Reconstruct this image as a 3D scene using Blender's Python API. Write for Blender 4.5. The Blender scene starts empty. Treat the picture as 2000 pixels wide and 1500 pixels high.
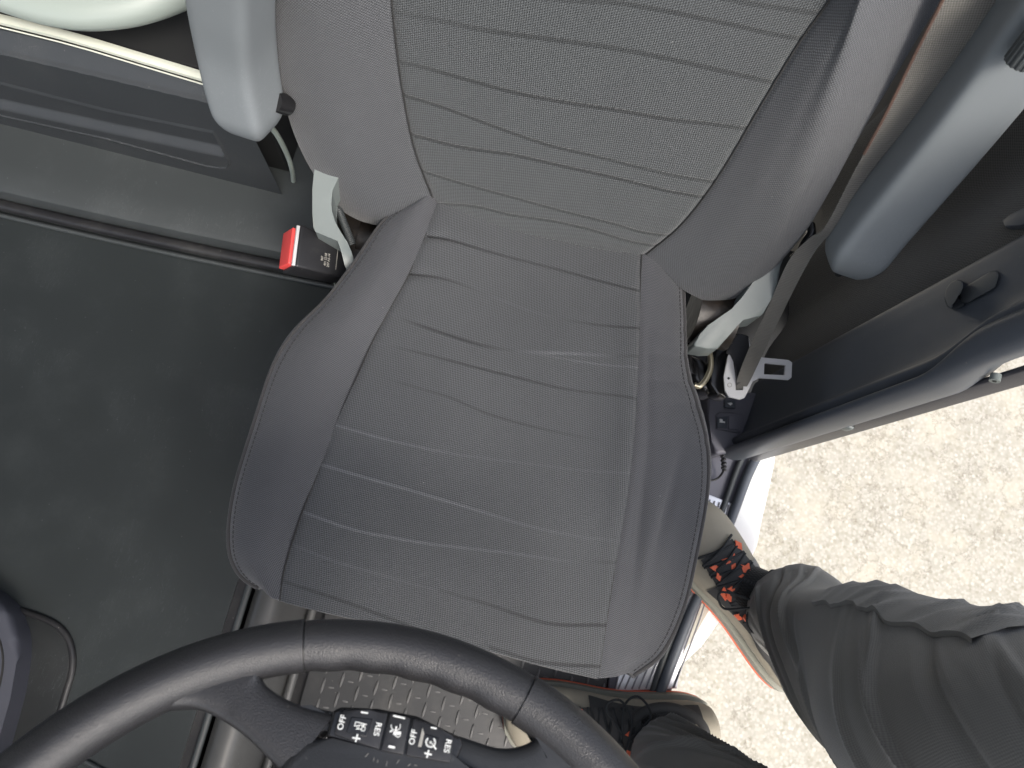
import bpy, bmesh, math, random
import numpy as np
from mathutils import Vector, Matrix

random.seed(7)
rng = np.random.default_rng(7)
scene = bpy.context.scene
COL = scene.collection

# ------------------------------------------------------------------ camera
F = 1400.0                       # focal length in pixels of a 2000 px wide frame
C = np.array([0, 0, .74])        # camera sits 0.74 m above the seat cushion (z = 0)
_d = np.array([(890-1000)/F, (1070-750)/F, 1.0]); _d /= np.linalg.norm(_d)
_e = np.array([.24, -.97, 0]); _e = _e-_e.dot(_d)*_d
_Y = _e/np.linalg.norm(_e); _Z = -_d; _X = np.cross(_Y, _Z)
R = np.array([_X, _Y, _Z])
cam_data = bpy.data.cameras.new('camera')
cam = bpy.data.objects.new('camera', cam_data); COL.objects.link(cam)
cx, cy, cz = R@np.array([1, 0, 0]), R@np.array([0, -1, 0]), R@np.array([0, 0, -1])
cam.matrix_world = Matrix(((cx[0], cy[0], cz[0], C[0]), (cx[1], cy[1], cz[1], C[1]), (cx[2], cy[2], cz[2], C[2]), (0, 0, 0, 1)))
cam_data.sensor_width = 36; cam_data.lens = 36*F/2000
cam_data.clip_start = .02; cam_data.clip_end = 500
cam_data.dof.use_dof = True; cam_data.dof.focus_distance = .72; cam_data.dof.aperture_fstop = 11
scene.camera = cam

# ------------------------------------------------------------------ light
SUN_EL, SUN_AZ = 52, 140      # degrees
world = bpy.data.worlds.new('World'); scene.world = world; world.use_nodes = True
wn = world.node_tree.nodes; wn.clear()
wo = wn.new('ShaderNodeOutputWorld'); wb = wn.new('ShaderNodeBackground'); ws = wn.new('ShaderNodeTexSky')
ws.sky_type = 'NISHITA'; ws.sun_disc = False
ws.sun_elevation = math.radians(SUN_EL); ws.sun_rotation = math.radians(SUN_AZ)
ws.dust_density = 4.0; ws.air_density = 1.0; ws.ozone_density = .6
wb.inputs[1].default_value = .13
whs = wn.new('ShaderNodeHueSaturation'); whs.inputs['Saturation'].default_value = .55      # hazy bright sky
world.node_tree.links.new(ws.outputs[0], whs.inputs['Color']); world.node_tree.links.new(whs.outputs[0], wb.inputs[0]); world.node_tree.links.new(wb.outputs[0], wo.inputs[0])
sun_d = bpy.data.lights.new('sun', 'SUN'); sun_d.energy = .8; sun_d.angle = math.radians(20); sun_d.color = (1, .94, .85)
sun = bpy.data.objects.new('sun', sun_d); COL.objects.link(sun)
_az = math.radians(SUN_AZ); _el = math.radians(SUN_EL)
sdir = Vector((math.sin(_az)*math.cos(_el), math.cos(_az)*math.cos(_el), math.sin(_el)))
sun.rotation_euler = sdir.to_track_quat('Z', 'Y').to_euler()
sun.location = (2, 2, 4)
scene.view_settings.view_transform = 'Standard'
scene.view_settings.look = 'None'
scene.view_settings.exposure = 1.62
scene.view_settings.gamma = 1
scene.cycles.use_denoising = True
scene.cycles.max_bounces = 10
scene.cycles.diffuse_bounces = 6

# ------------------------------------------------------------------ geometry helpers
def ray(px, py): return R@np.array([(px-1000)/F, (py-750)/F, 1.0])
def P(px, py, z):
    """point of the horizontal plane at height z that lies at that place of the photograph"""
    r = ray(px, py); return C+(z-C[2])/r[2]*r
def V(px, py, p0, n):
    r = ray(px, py); n = np.array(n, float); return C+np.dot(np.array(p0)-C, n)/r.dot(n)*r
def proj(W):
    v = (np.asarray(W)-C)@R
    return np.stack([1000+F*v[..., 0]/v[..., 2], 750+F*v[..., 1]/v[..., 2]], -1)

def catmull(pts, t):
    """Catmull-Rom through pts (n x k) at parameters t in [0, n-1]"""
    pts = np.asarray(pts, float); n = len(pts)
    i = np.clip(np.floor(t).astype(int), 0, n-2); f = (t-i)[:, None]
    p1 = pts[i]; p2 = pts[i+1]
    p0 = np.where((i > 0)[:, None], pts[np.maximum(i-1, 0)], 2*p1-p2)
    p3 = np.where((i < n-2)[:, None], pts[np.minimum(i+2, n-1)], 2*p2-p1)
    return .5*((2*p1)+(-p0+p2)*f+(2*p0-5*p1+4*p2-p3)*f**2+(-p0+3*p1-3*p2+p3)*f**3)
def smooth_line(pts, n):
    """resample a polyline smoothly at n points, uniform in arc length"""
    d = catmull(pts, np.linspace(0, len(pts)-1, 400))
    s = np.r_[0, np.cumsum(np.linalg.norm(np.diff(d, axis=0), axis=1))]
    q = np.linspace(0, s[-1], n)
    return np.stack([np.interp(q, s, d[:, k]) for k in range(d.shape[1])], -1)

def link(o, parent=None, label=None, cat=None, group=None, kind=None):
    COL.objects.link(o)
    if parent is not None: o.parent = parent
    for k, v in (('label', label), ('category', cat), ('group', group), ('kind', kind)):
        if v: o[k] = v
    return o
def empty(name, loc, label, cat, group=None):
    o = bpy.data.objects.new(name, None); o.empty_display_size = .05
    link(o, None, label, cat, group); o['_loc'] = list(loc); return o
def finish_empty(o):
    """put the empty at its base and keep its parts where they are"""
    loc = Vector(o['_loc']); del o['_loc']
    o.location = loc
    for ch in o.children: ch.matrix_parent_inverse = Matrix.Translation(-loc)

def mesh(name, verts, faces, mat, parent=None, smooth=40, uv=None, attrs=None, **kw):
    me = bpy.data.meshes.new(name)
    me.from_pydata([tuple(v) for v in verts], [], [tuple(f) for f in faces])
    if uv is not None:
        L = me.uv_layers.new(name='UVMap')
        li = np.empty(len(me.loops), dtype=np.int32); me.loops.foreach_get('vertex_index', li)
        L.data.foreach_set('uv', np.asarray(uv, dtype=np.float32)[li].ravel())
    if attrs:
        for k, a in attrs.items():
            at = me.attributes.new(k, 'FLOAT', 'POINT'); at.data.foreach_set('value', np.asarray(a, dtype=np.float32).ravel())
    if smooth is not None:
        me.polygons.foreach_set('use_smooth', np.ones(len(me.polygons), dtype=bool))
        me.set_sharp_from_angle(angle=math.radians(smooth))
    me.materials.append(mat); me.update()
    return link(bpy.data.objects.new(name, me), parent, **kw)

def grid_faces(nr, nc, closed=False, flip=False):
    i, j = np.meshgrid(np.arange(nr-1), np.arange(nc if closed else nc-1), indexing='ij')
    a = i*nc+j; b = i*nc+(j+1) % nc; c = (i+1)*nc+(j+1) % nc; d = (i+1)*nc+j
    f = np.stack([a, b, c, d], -1).reshape(-1, 4)
    return f[:, ::-1] if flip else f

def from_bm(name, bm, mat, parent=None, bev=0, seg=3, smooth=40, **kw):
    if bev:
        bmesh.ops.bevel(bm, geom=list(bm.edges), offset=bev, segments=seg, profile=.6, affect='EDGES', clamp_overlap=True)
    bmesh.ops.recalc_face_normals(bm, faces=bm.faces)
    me = bpy.data.meshes.new(name); bm.to_mesh(me); bm.free()
    me.polygons.foreach_set('use_smooth', np.ones(len(me.polygons), dtype=bool))
    me.set_sharp_from_angle(angle=math.radians(smooth)); me.materials.append(mat)
    return link(bpy.data.objects.new(name, me), parent, **kw)

def add_prism(bm, top, bot):
    """closed body between two loops of the same length"""
    a = [bm.verts.new(tuple(p)) for p in top]; b = [bm.verts.new(tuple(p)) for p in bot]
    bm.faces.new(a); bm.faces.new(b[::-1]); n = len(a)
    for i in range(n): bm.faces.new((a[i], b[i], b[(i+1) % n], a[(i+1) % n]))
def slab(name, px, z, th, mat, parent=None, bev=0, round_n=0, **kw):
    """plate with the outline px at height z (a number or one per point)"""
    zs = [z]*len(px) if np.isscalar(z) else list(z)
    top = np.array([P(x, y, zz) for (x, y), zz in zip(px, zs)])
    if round_n:
        q = np.vstack([top, top[:1]]); top = closed_line(top, round_n)
    bm = bmesh.new(); add_prism(bm, top, top-np.array([0, 0, th]))
    return from_bm(name, bm, mat, parent, bev, **kw)
def closed_line(pts, n):
    q = np.vstack([pts[-2:], pts, pts[:3]])
    m = len(pts); d = catmull(q, np.linspace(2, 2+m, 40*m+1))
    s = np.r_[0, np.cumsum(np.linalg.norm(np.diff(d, axis=0), axis=1))]
    t = np.linspace(0, s[-1], n, endpoint=False)
    return np.stack([np.interp(t, s, d[:, k]) for k in range(d.shape[1])], -1)
def add_box(bm, c, ax, ay, az, sx, sy, sz):
    c = np.array(c, float); ax, ay, az = [np.array(a, float)/np.linalg.norm(a) for a in (ax, ay, az)]
    p = lambda i, j, k: c+ax*sx/2*i+ay*sy/2*j+az*sz/2*k
    add_prism(bm, [p(-1, -1, 1), p(1, -1, 1), p(1, 1, 1), p(-1, 1, 1)], [p(-1, -1, -1), p(1, -1, -1), p(1, 1, -1), p(-1, 1, -1)])
def wbox(name, lo, hi, mat, parent=None, bev=0, **kw):
    bm = bmesh.new(); lo = np.array(lo, float); hi = np.array(hi, float); s = hi-lo
    add_box(bm, (lo+hi)/2, (1, 0, 0), (0, 1, 0), (0, 0, 1), *s)
    return from_bm(name, bm, mat, parent, bev, **kw)

def frames(path, up=(0, 0, 1)):
    T = np.gradient(path, axis=0); T /= np.linalg.norm(T, axis=1)[:, None]
    Nn = np.zeros_like(T); prev = np.array(up, float)
    for i, t in enumerate(T):
        v = prev-prev.dot(t)*t
        if np.linalg.norm(v) < 1e-6: v = np.array([1, 0, 0])-t[0]*t
        Nn[i] = v/np.linalg.norm(v); prev = Nn[i]
    return T, Nn, np.cross(T, Nn)
def tube_geo(path, r, nseg=16, n=None, closed=False, sec=None, up=(0, 0, 1), cap=True):
    path = np.asarray(path, float)
    rr = np.full(len(path), r) if np.isscalar(r) else np.asarray(r, float)
    if n:
        q = smooth_line(np.c_[path, rr], n); path, rr = q[:, :3], q[:, 3]
    if closed:
        ext = np.vstack([path[-1:], path, path[:1]]); T, Nn, B = frames(ext, up); T, Nn, B = T[1:-1], Nn[1:-1], B[1:-1]
    else: T, Nn, B = frames(path, up)
    if sec is None:
        a = np.linspace(0, 2*np.pi, nseg, endpoint=False); sec = np.stack([np.cos(a), np.sin(a)], -1)
    sec = np.asarray(sec); m = len(sec)
    vs = path[:, None]+rr[:, None, None]*(sec[None, :, :1]*Nn[:, None]+sec[None, :, 1:]*B[:, None])
    nr = len(path); f = [tuple(q) for q in grid_faces(nr, m, closed=True)]
    if closed:
        f += [((nr-1)*m+j, (nr-1)*m+(j+1) % m, (j+1) % m, j) for j in range(m)]
    elif cap:
        f += [tuple(range(m))[::-1], tuple((nr-1)*m+j for j in range(m))]
    s = np.r_[0, np.cumsum(np.linalg.norm(np.diff(path, axis=0), axis=1))]
    uv = np.stack(np.broadcast_arrays(np.linspace(0, 1, m)[None]*2*np.pi*rr.mean(), s[:, None]), -1).reshape(-1, 2)
    return vs.reshape(-1, 3), f, uv
def tube(name, path, r, mat, parent=None, nseg=16, n=None, closed=False, sec=None, up=(0, 0, 1), smooth=50, **kw):
    v, f, uv = tube_geo(path, r, nseg, n, closed, sec, up)
    return mesh(name, v, f, mat, parent, smooth, uv=uv, **kw)
def merge(parts):
    V_, F_, k = [], [], 0
    for v, f in parts:
        V_.append(np.asarray(v)); F_ += [tuple(int(i)+k for i in q) for q in f]; k += len(v)
    return np.vstack(V_), F_

def seg_dist(p, poly):
    """distance of points p (n x 2) to a polyline"""
    best = np.full(len(p), 1e9)
    for a, b in zip(poly[:-1], poly[1:]):
        ab = b-a; t = np.clip(((p-a)@ab)/max(ab@ab, 1e-12), 0, 1)
        best = np.minimum(best, np.linalg.norm(p-(a+t[:, None]*ab), axis=1))
    return best
def inside(p, poly):
    c = np.zeros(len(p), bool); n = len(poly)
    for i in range(n):
        a, b = poly[i], poly[(i+1) % n]
        if a[1] == b[1]: continue
        m = ((a[1] > p[:, 1]) != (b[1] > p[:, 1]))
        c ^= m & (p[:, 0] < (b[0]-a[0])*(p[:, 1]-a[1])/(b[1]-a[1])+a[0])
    return c
def sdf(p, poly):
    poly = np.asarray(poly, float); d = seg_dist(p, np.vstack([poly, poly[:1]]))
    return np.where(inside(p, poly), d, -d)
def sstep(a, b, x):
    t = np.clip((x-a)/(b-a), 0, 1); return t*t*(3-2*t)

# ------------------------------------------------------------------ materials
def newmat(name, color, rough=.5, metal=0, spec=.5, coat=0):
    m = bpy.data.materials.new(name); m.use_nodes = True
    nt = m.node_tree; b = nt.nodes['Principled BSDF']
    b.inputs['Base Color'].default_value = (*color, 1); b.inputs['Roughness'].default_value = rough
    b.inputs['Metallic'].default_value = metal; b.inputs['Specular IOR Level'].default_value = spec
    b.inputs['Coat Weight'].default_value = coat
    return m, nt, b
def N(nt, t, **kw):
    n = nt.nodes.new(t)
    for k, v in kw.items():
        if k.startswith('i_'): n.inputs[int(k[2:]) if k[2:].isdigit() else k[2:]].default_value = v
        else: setattr(n, k, v)
    return n
def math_(nt, op, a, b=None, c=None, clamp=False):
    n = nt.nodes.new('ShaderNodeMath'); n.operation = op; n.use_clamp = clamp
    for i, v in enumerate((a, b, c)):
        if v is None: continue
        if isinstance(v, (int, float)): n.inputs[i].default_value = v
        else: nt.links.new(v, n.inputs[i])
    return n.outputs[0]
def mixc(nt, f, a, b):
    n = nt.nodes.new('ShaderNodeMix'); n.data_type = 'RGBA'
    for s, v in ((n.inputs[0], f), (n.inputs[6], a), (n.inputs[7], b)):
        if isinstance(v, (int, float)): s.default_value = v
        elif isinstance(v, tuple): s.default_value = (*v, 1) if len(v) == 3 else v
        else: nt.links.new(v, s)
    return n.outputs[2]

def plastic(name, color, rough=.45, grain=900, bump=.12, var=.12, spec=.5, scratch=0, dust=0, dustc=(.35, .34, .3), metal=0, coat=0, dist=.0004):
    m, nt, b = newmat(name, color, rough, metal, spec, coat)
    tc = N(nt, 'ShaderNodeTexCoord')
    big = N(nt, 'ShaderNodeTexNoise', i_Scale=7.0, i_Detail=6.0); nt.links.new(tc.outputs['Object'], big.inputs['Vector'])
    fine = N(nt, 'ShaderNodeTexNoise', i_Scale=float(grain), i_Detail=2.0); nt.links.new(tc.outputs['Object'], fine.inputs['Vector'])
    c0 = tuple(c*(1-var) for c in color); c1 = tuple(min(1, c*(1+var)) for c in color)
    col = mixc(nt, big.outputs[0], c0, c1)
    if dust:
        dn = N(nt, 'ShaderNodeTexNoise', i_Scale=14.0, i_Detail=9.0, i_Roughness=.72); nt.links.new(tc.outputs['Object'], dn.inputs['Vector'])
        f = math_(nt, 'MULTIPLY', math_(nt, 'SUBTRACT', dn.outputs[0], .5, clamp=True), dust, clamp=True)
        col = mixc(nt, f, col, dustc)
        sp = N(nt, 'ShaderNodeTexVoronoi', i_Scale=85.0); nt.links.new(tc.outputs['Object'], sp.inputs['Vector'])
        rnd = N(nt, 'ShaderNodeTexWhiteNoise'); nt.links.new(sp.outputs['Position'], rnd.inputs['Vector'])
        dot = math_(nt, 'MULTIPLY', math_(nt, 'LESS_THAN', sp.outputs['Distance'], .07), math_(nt, 'GREATER_THAN', rnd.outputs[0], .75))
        col = mixc(nt, math_(nt, 'MULTIPLY', dot, min(.5, dust)), col, dustc)
    if scratch:
        mp = N(nt, 'ShaderNodeMapping'); mp.inputs['Scale'].default_value = (14, 3, 14); mp.inputs['Rotation'].default_value = (.3, .2, .9)
        nt.links.new(tc.outputs['Object'], mp.inputs['Vector'])
        sn = N(nt, 'ShaderNodeTexNoise', i_Scale=6.0, i_Detail=8.0, i_Distortion=2.5); nt.links.new(mp.outputs[0], sn.inputs['Vector'])
        l = math_(nt, 'ABSOLUTE', math_(nt, 'SUBTRACT', sn.outputs[0], .5))
        l = math_(nt, 'LESS_THAN', l, .0025)
        msk = math_(nt, 'GREATER_THAN', big.outputs[0], .56)
        col = mixc(nt, math_(nt, 'MULTIPLY', math_(nt, 'MULTIPLY', l, msk), scratch), col, dustc)
    nt.links.new(col, b.inputs['Base Color'])
    rr = math_(nt, 'ADD', math_(nt, 'MULTIPLY', big.outputs[0], .16), rough-.08); nt.links.new(rr, b.inputs['Roughness'])
    if bump:
        bp = N(nt, 'ShaderNodeBump', i_Strength=bump, i_Distance=dist); nt.links.new(fine.outputs[0], bp.inputs['Height'])
        nt.links.new(bp.outputs[0], b.inputs['Normal'])
    return m

def fabric(name, color, pu=.0017, pv=.0013, rot=0.0, contrast=.35, bump=.6, tint=None, lines=False, twill=True, wear=.12, linec=.78):
    m, nt, b = newmat(name, color, .82, 0, .25)
    b.inputs['Sheen Weight'].default_value = .25; b.inputs['Sheen Roughness'].default_value = .4
    uvn = N(nt, 'ShaderNodeUVMap'); mp = N(nt, 'ShaderNodeMapping'); mp.inputs['Rotation'].default_value = (0, 0, rot)
    nt.links.new(uvn.outputs[0], mp.inputs[0])
    warp = N(nt, 'ShaderNodeTexNoise', i_Scale=60.0, i_Detail=2.0); nt.links.new(uvn.outputs[0], warp.inputs['Vector'])
    sx = N(nt, 'ShaderNodeSeparateXYZ'); nt.links.new(mp.outputs[0], sx.inputs[0])
    u = math_(nt, 'ADD', math_(nt, 'MULTIPLY', sx.outputs[0], 2*math.pi/pu), math_(nt, 'MULTIPLY', warp.outputs[0], 2.2))
    v = math_(nt, 'ADD', math_(nt, 'MULTIPLY', sx.outputs[1], 2*math.pi/pv), math_(nt, 'MULTIPLY', warp.outputs[0], 1.7))
    if twill:
        w = math_(nt, 'MULTIPLY', math_(nt, 'SINE', math_(nt, 'ADD', u, v)), math_(nt, 'COSINE', math_(nt, 'SUBTRACT', u, math_(nt, 'MULTIPLY', v, .5))))
    else:
        w = math_(nt, 'MULTIPLY', math_(nt, 'SINE', u), math_(nt, 'SINE', v))
    fn = N(nt, 'ShaderNodeTexNoise', i_Scale=1500.0, i_Detail=2.0); nt.links.new(uvn.outputs[0], fn.inputs['Vector'])
    w = math_(nt, 'ADD', w, math_(nt, 'MULTIPLY', math_(nt, 'SUBTRACT', fn.outputs[0], .5), 1.6))
    w01 = math_(nt, 'MULTIPLY_ADD', w, .5, .5, clamp=True)
    big = N(nt, 'ShaderNodeTexNoise', i_Scale=9.0, i_Detail=5.0); nt.links.new(uvn.outputs[0], big.inputs['Vector'])
    t = tint or tuple(c*1.12 for c in color)
    base = mixc(nt, big.outputs[0], color, t)
    wm = N(nt, 'ShaderNodeTexNoise', i_Scale=5.0, i_Detail=4.0); nt.links.new(mp.outputs[0], wm.inputs['Vector'])
    base = mixc(nt, math_(nt, 'MULTIPLY', math_(nt, 'SUBTRACT', wm.outputs[0], .45, clamp=True), wear*5, clamp=True), base, tuple(c*1.35 for c in color))
    hs = N(nt, 'ShaderNodeHueSaturation'); nt.links.new(base, hs.inputs['Color'])
    val = math_(nt, 'MULTIPLY_ADD', w01, contrast*2, 1-contrast)
    h = w01
    if lines:
        at = N(nt, 'ShaderNodeAttribute', attribute_name='line')
        rib = math_(nt, 'SINE', math_(nt, 'MULTIPLY', sx.outputs[0], 2*math.pi/.0021))
        absl = math_(nt, 'ABSOLUTE', at.outputs['Fac'])
        lv = math_(nt, 'MULTIPLY_ADD', at.outputs['Fac'], linec, 1.0)
        lv = math_(nt, 'MULTIPLY_ADD', math_(nt, 'MULTIPLY', rib, absl), .09, lv)
        val = math_(nt, 'MULTIPLY', val, lv)
        h = math_(nt, 'MULTIPLY_ADD', at.outputs['Fac'], .9, w01)
    # dust specks and lint
    sp = N(nt, 'ShaderNodeTexVoronoi', i_Scale=38.0); nt.links.new(uvn.outputs[0], sp.inputs['Vector'])
    rnd = N(nt, 'ShaderNodeTexWhiteNoise'); nt.links.new(sp.outputs['Position'], rnd.inputs['Vector'])
    dot = math_(nt, 'MULTIPLY', math_(nt, 'LESS_THAN', sp.outputs['Distance'], .022), math_(nt, 'GREATER_THAN', rnd.outputs[0], .9))
    nt.links.new(val, hs.inputs['Value'])
    nt.links.new(mixc(nt, math_(nt, 'MULTIPLY', dot, .7), hs.outputs[0], (.5, .5, .48)), b.inputs['Base Color'])
    bp = N(nt, 'ShaderNodeBump', i_Strength=bump, i_Distance=.0005); nt.links.new(h, bp.inputs['Height'])
    nt.links.new(bp.outputs[0], b.inputs['Normal'])
    return m

def pebbles():
    m, nt, b = newmat('pebble asphalt', (.3, .28, .24), 1, 0, .0)
    tc = N(nt, 'ShaderNodeTexCoord')
    v = N(nt, 'ShaderNodeTexVoronoi', i_Scale=105.0); nt.links.new(tc.outputs['Object'], v.inputs['Vector'])
    v2 = N(nt, 'ShaderNodeTexVoronoi', i_Scale=150.0); nt.links.new(tc.outputs['Object'], v2.inputs['Vector'])
    rnd = N(nt, 'ShaderNodeTexWhiteNoise'); nt.links.new(v.outputs['Position'], rnd.inputs['Vector'])
    big = N(nt, 'ShaderNodeTexNoise', i_Scale=6.0, i_Detail=6.0, i_Roughness=.65); nt.links.new(tc.outputs['Object'], big.inputs['Vector'])
    r = N(nt, 'ShaderNodeValToRGB'); e = r.color_ramp.elements
    e[0].position = 0; e[0].color = (.27, .25, .2, 1); e[1].position = 1; e[1].color = (.43, .41, .365, 1)
    for p, c in ((.3, (.33, .31, .265, 1)), (.6, (.37, .35, .305, 1)), (.85, (.385, .365, .32, 1))):
        q = e.new(p); q.color = c
    nt.links.new(rnd.outputs[0], r.inputs[0])
    gap = math_(nt, 'GREATER_THAN', v.outputs['Distance'], .62)
    gapf = math_(nt, 'MULTIPLY', math_(nt, 'SUBTRACT', v.outputs['Distance'], .42, clamp=True), 3.0, clamp=True)
    c = mixc(nt, gapf, r.outputs[0], (.31, .295, .25))
    f = math_(nt, 'MULTIPLY', math_(nt, 'SUBTRACT', big.outputs[0], .48, clamp=True), 3.5, clamp=True)
    c = mixc(nt, f, c, (.42, .39, .32))
    # a worn crack-like dark meander
    cr = N(nt, 'ShaderNodeTexNoise', i_Scale=2.2, i_Detail=8.0, i_Roughness=.7); nt.links.new(tc.outputs['Object'], cr.inputs['Vector'])
    l = math_(nt, 'LESS_THAN', math_(nt, 'ABSOLUTE', math_(nt, 'SUBTRACT', cr.outputs[0], .5)), .006)
    c = mixc(nt, math_(nt, 'MULTIPLY', l, .4), c, (.12, .1, .075))
    nt.links.new(c, b.inputs['Base Color'])
    h = math_(nt, 'ADD', math_(nt, 'MULTIPLY', v.outputs['Distance'], -1.0), math_(nt, 'MULTIPLY', v2.outputs['Distance'], -.4))
    bp = N(nt, 'ShaderNodeBump', i_Strength=.08, i_Distance=.004); nt.links.new(h, bp.inputs['Height']); nt.links.new(bp.outputs[0], b.inputs['Normal'])
    return m

M = dict(
    seat_c=fabric('charcoal seat weave', (.060, .063, .067), .0036, .0029, .5, .78, 1.0, lines=True),
    seat_b=fabric('grey bolster weave', (.064, .066, .072), .0035, .0028, -.25, .68, .9, tint=(.070, .072, .079)),
    back_c=fabric('charcoal backrest weave', (.058, .063, .066), .0042, .0033, .35, .74, 1.0, lines=True),
    back_b=fabric('grey knitted backrest side', (.064, .067, .072), .0033, .0028, 0, .55, .9, twill=False),
    piping=fabric('seat welt fabric', (.052, .051, .052), .0015, .0015, 0, .2, .4, twill=False),
    thread=plastic('dark thread', (.035, .035, .036), .8, bump=0),
    seam=plastic('dark seam cord', (.02, .02, .02), .9, bump=0),  # thin dark cord laid along the seam lines
    blackp=plastic('black plastic', (.018, .018, .02), .38, 700, .15, dust=.35),
    gloss=plastic('glossy black plastic', (.012, .012, .013), .22, 400, .03),
    leather=plastic('grained wheel leather', (.027, .027, .029), .33, 1250, .55, .2, .55, dust=.25, dist=.0007, dustc=(.16, .15, .13)),
    smoothw=plastic('satin wheel plastic', (.025, .026, .028), .34, 1300, .3, dust=.2, dustc=(.14, .14, .13)),
    greyp=plastic('grey green plastic', (.15, .172, .168), .42, 800, .12, .05, dust=.15, scratch=.3, dustc=(.45, .46, .44)),
    armp=plastic('blue grey armrest plastic', (.17, .187, .197), .48, 900, .15, .05, dust=.12, scratch=.35, dustc=(.35, .37, .38)),
    trim=plastic('dark blue grey trim', (.072, .082, .099), .42, 900, .2, .1, dust=.2),
    railp=plastic('worn trim rail', (.045, .045, .055), .34, 1000, .2, .1, dust=.25, scratch=.4),
    floor=plastic('dark rubber floor', (.029, .034, .0355), .31, 500, .12, .2, .5, dust=.5, scratch=.5, dustc=(.11, .12, .12)),
    ledge=plastic('grey rubber ledge', (.045, .051, .053), .5, 700, .2, .12, dust=.4, scratch=.4, dustc=(.16, .17, .17)),
    panel=plastic('bunk panel plastic', (.034, .038, .042), .48, 700, .3, .1, dust=.12, scratch=.2),
    mat=plastic('rubber mat', (.040, .041, .043), .48, 500, .25, .2, dust=.8, dustc=(.2, .19, .17)),
    tunnel=plastic('grey tunnel side', (.072, .073, .073), .42, 800, .15, .15, dust=.3),
    cream=plastic('cream edge strip', (.62, .64, .55), .4, 600, .05, .05),
    pale=plastic('pale green vinyl', (.27, .31, .285), .45, 500, .15, .05),
    lilac=plastic('grey switch trim', (.13, .13, .155), .45, 800, .2, .06, dust=.15),
    white=plastic('white paint', (.80, .80, .77), .35, 300, .03, .02, dust=.25, dustc=(.5, .47, .4)),
    alu=plastic('ribbed aluminium', (.72, .72, .74), .32, 600, .08, .05, metal=.6),
    steel=plastic('brushed steel', (.60, .60, .60), .32, 500, .1, .08, metal=.15, scratch=.3),
    brass=plastic('worn brass ring', (.5, .46, .34), .3, 500, .1, .1, metal=.8),
    red=plastic('red button plastic', (.72, .075, .07), .38, 500, .05, .04),
    mark=plastic('white print', (.82, .83, .80), .5, bump=0, var=.01),
    markg=plastic('grey print', (.32, .31, .28), .5, bump=0, var=.02),
    belt=fabric('belt webbing', (.115, .112, .102), .0034, .0026, .6, .42, .8, twill=False),
    rust=plastic('greasy brown metal', (.010, .008, .0065), .4, 60, .6, .6, dust=.9, dustc=(.13, .09, .055), dist=.002),
    curtain=fabric('brown black felt', (.062, .059, .052), .004, .003, .4, .5, .9, twill=False),
    dark=plastic('black void trim', (.012, .013, .014), .7, bump=.1),
    trouser=fabric('charcoal trouser twill', (.165, .160, .148), .0024, .0024, .78, .2, .4, wear=.25),
    sock=fabric('black ribbed sock', (.018, .018, .018), .0045, .009, 0, .6, 1.0, twill=False),
    shoe=plastic('tan suede', (.31, .28, .22), .85, 300, .5, .15, dust=.4, dustc=(.45, .42, .35)),
    shoed=plastic('dark shoe mesh', (.045, .045, .045), .8, 500, .7, .2),
    sole=plastic('grey foam sole', (.22, .22, .185), .7, 300, .3, .1),
    orange=plastic('orange rubber', (.85, .16, .07), .6, 300, .2, .05),
    shoeg=plastic('grey suede', (.25, .24, .225), .8, 300, .5, .15, dust=.4),
    lace=plastic('black lace', (.02, .022, .024), .8, 800, .4),
    roofm=plastic('grey headliner', (.42, .42, .40), .9, 300, .3, .04),
    ground=pebbles(),
)

# ================================================================== SETTING
g = mesh('ground', [(-60, -60, -1.5), (60, -60, -1.5), (60, 60, -1.5), (-60, 60, -1.5)], [(0, 1, 2, 3)], M['ground'], kind='structure')

ZT, ZM, ZL = -.24, -.36, -.20            # tunnel floor, footwell, ledge in front of the bunk
wbox('floor', (-1.95, -.85, ZT-.16), (-.262, .345, ZT), M['floor'], kind='structure')
wbox('footwell_floor', (-.262, -.85, ZM-.10), (.33, .40, ZM-.006), M['blackp'], kind='structure')

# ---------------- the cab shell and the parts fixed to it
cab = empty('truck_cab', (0, .3, -.46), 'white truck cab around the driver seat, its side doorway open over the pebbled ground', 'truck cab')
wbox('rear_wall', (-1.95, 1.05, -.5), (.46, 1.09, 1.3), M['trim'], cab)
bm = bmesh.new()
for lo, hi in (((-1.97, -.95, 1.301), (-.45, 1.1, 1.33)), ((-.449, .72, 1.301), (.48, 1.1, 1.33)), ((-.449, -.95, 1.301), (.48, -.62, 1.33)), ((.45, -.619, 1.301), (.48, .719, 1.33))):
    lo = np.array(lo); hi = np.array(hi); add_box(bm, (lo+hi)/2, (1, 0, 0), (0, 1, 0), (0, 0, 1), *(hi-lo))
from_bm('roof', bm, M['roofm'], cab)  # unseen roof; its large opening is added to let top light in
bmw = bmesh.new()
for lo, hi in (((-1.99, -.85, -.5), (-1.951, 1.09, .15)), ((-1.99, .35, .151), (-1.951, 1.09, 1.3)), ((-1.99, -.85, .95), (-1.951, .349, 1.3))):
    lo = np.array(lo); hi = np.array(hi); add_box(bmw, (lo+hi)/2, (1, 0, 0), (0, 1, 0), (0, 0, 1), *(hi-lo))
from_bm('side_wall', bmw, M['roofm'], cab)
wbox('dashboard', (-1.9, -1.0, -.30), (.36, -.62, .22), M['dark'], cab, bev=.03)
wbox('windscreen_header', (-1.95, -1.0, 1.12), (.46, -.952, 1.3), M['roofm'], cab)
# rear part of the driver side wall (behind the doorway)
wbox('rear_side_wall', (.475, .45, -.5), (.49, 1.05, .33), M['curtain'], cab)

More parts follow.
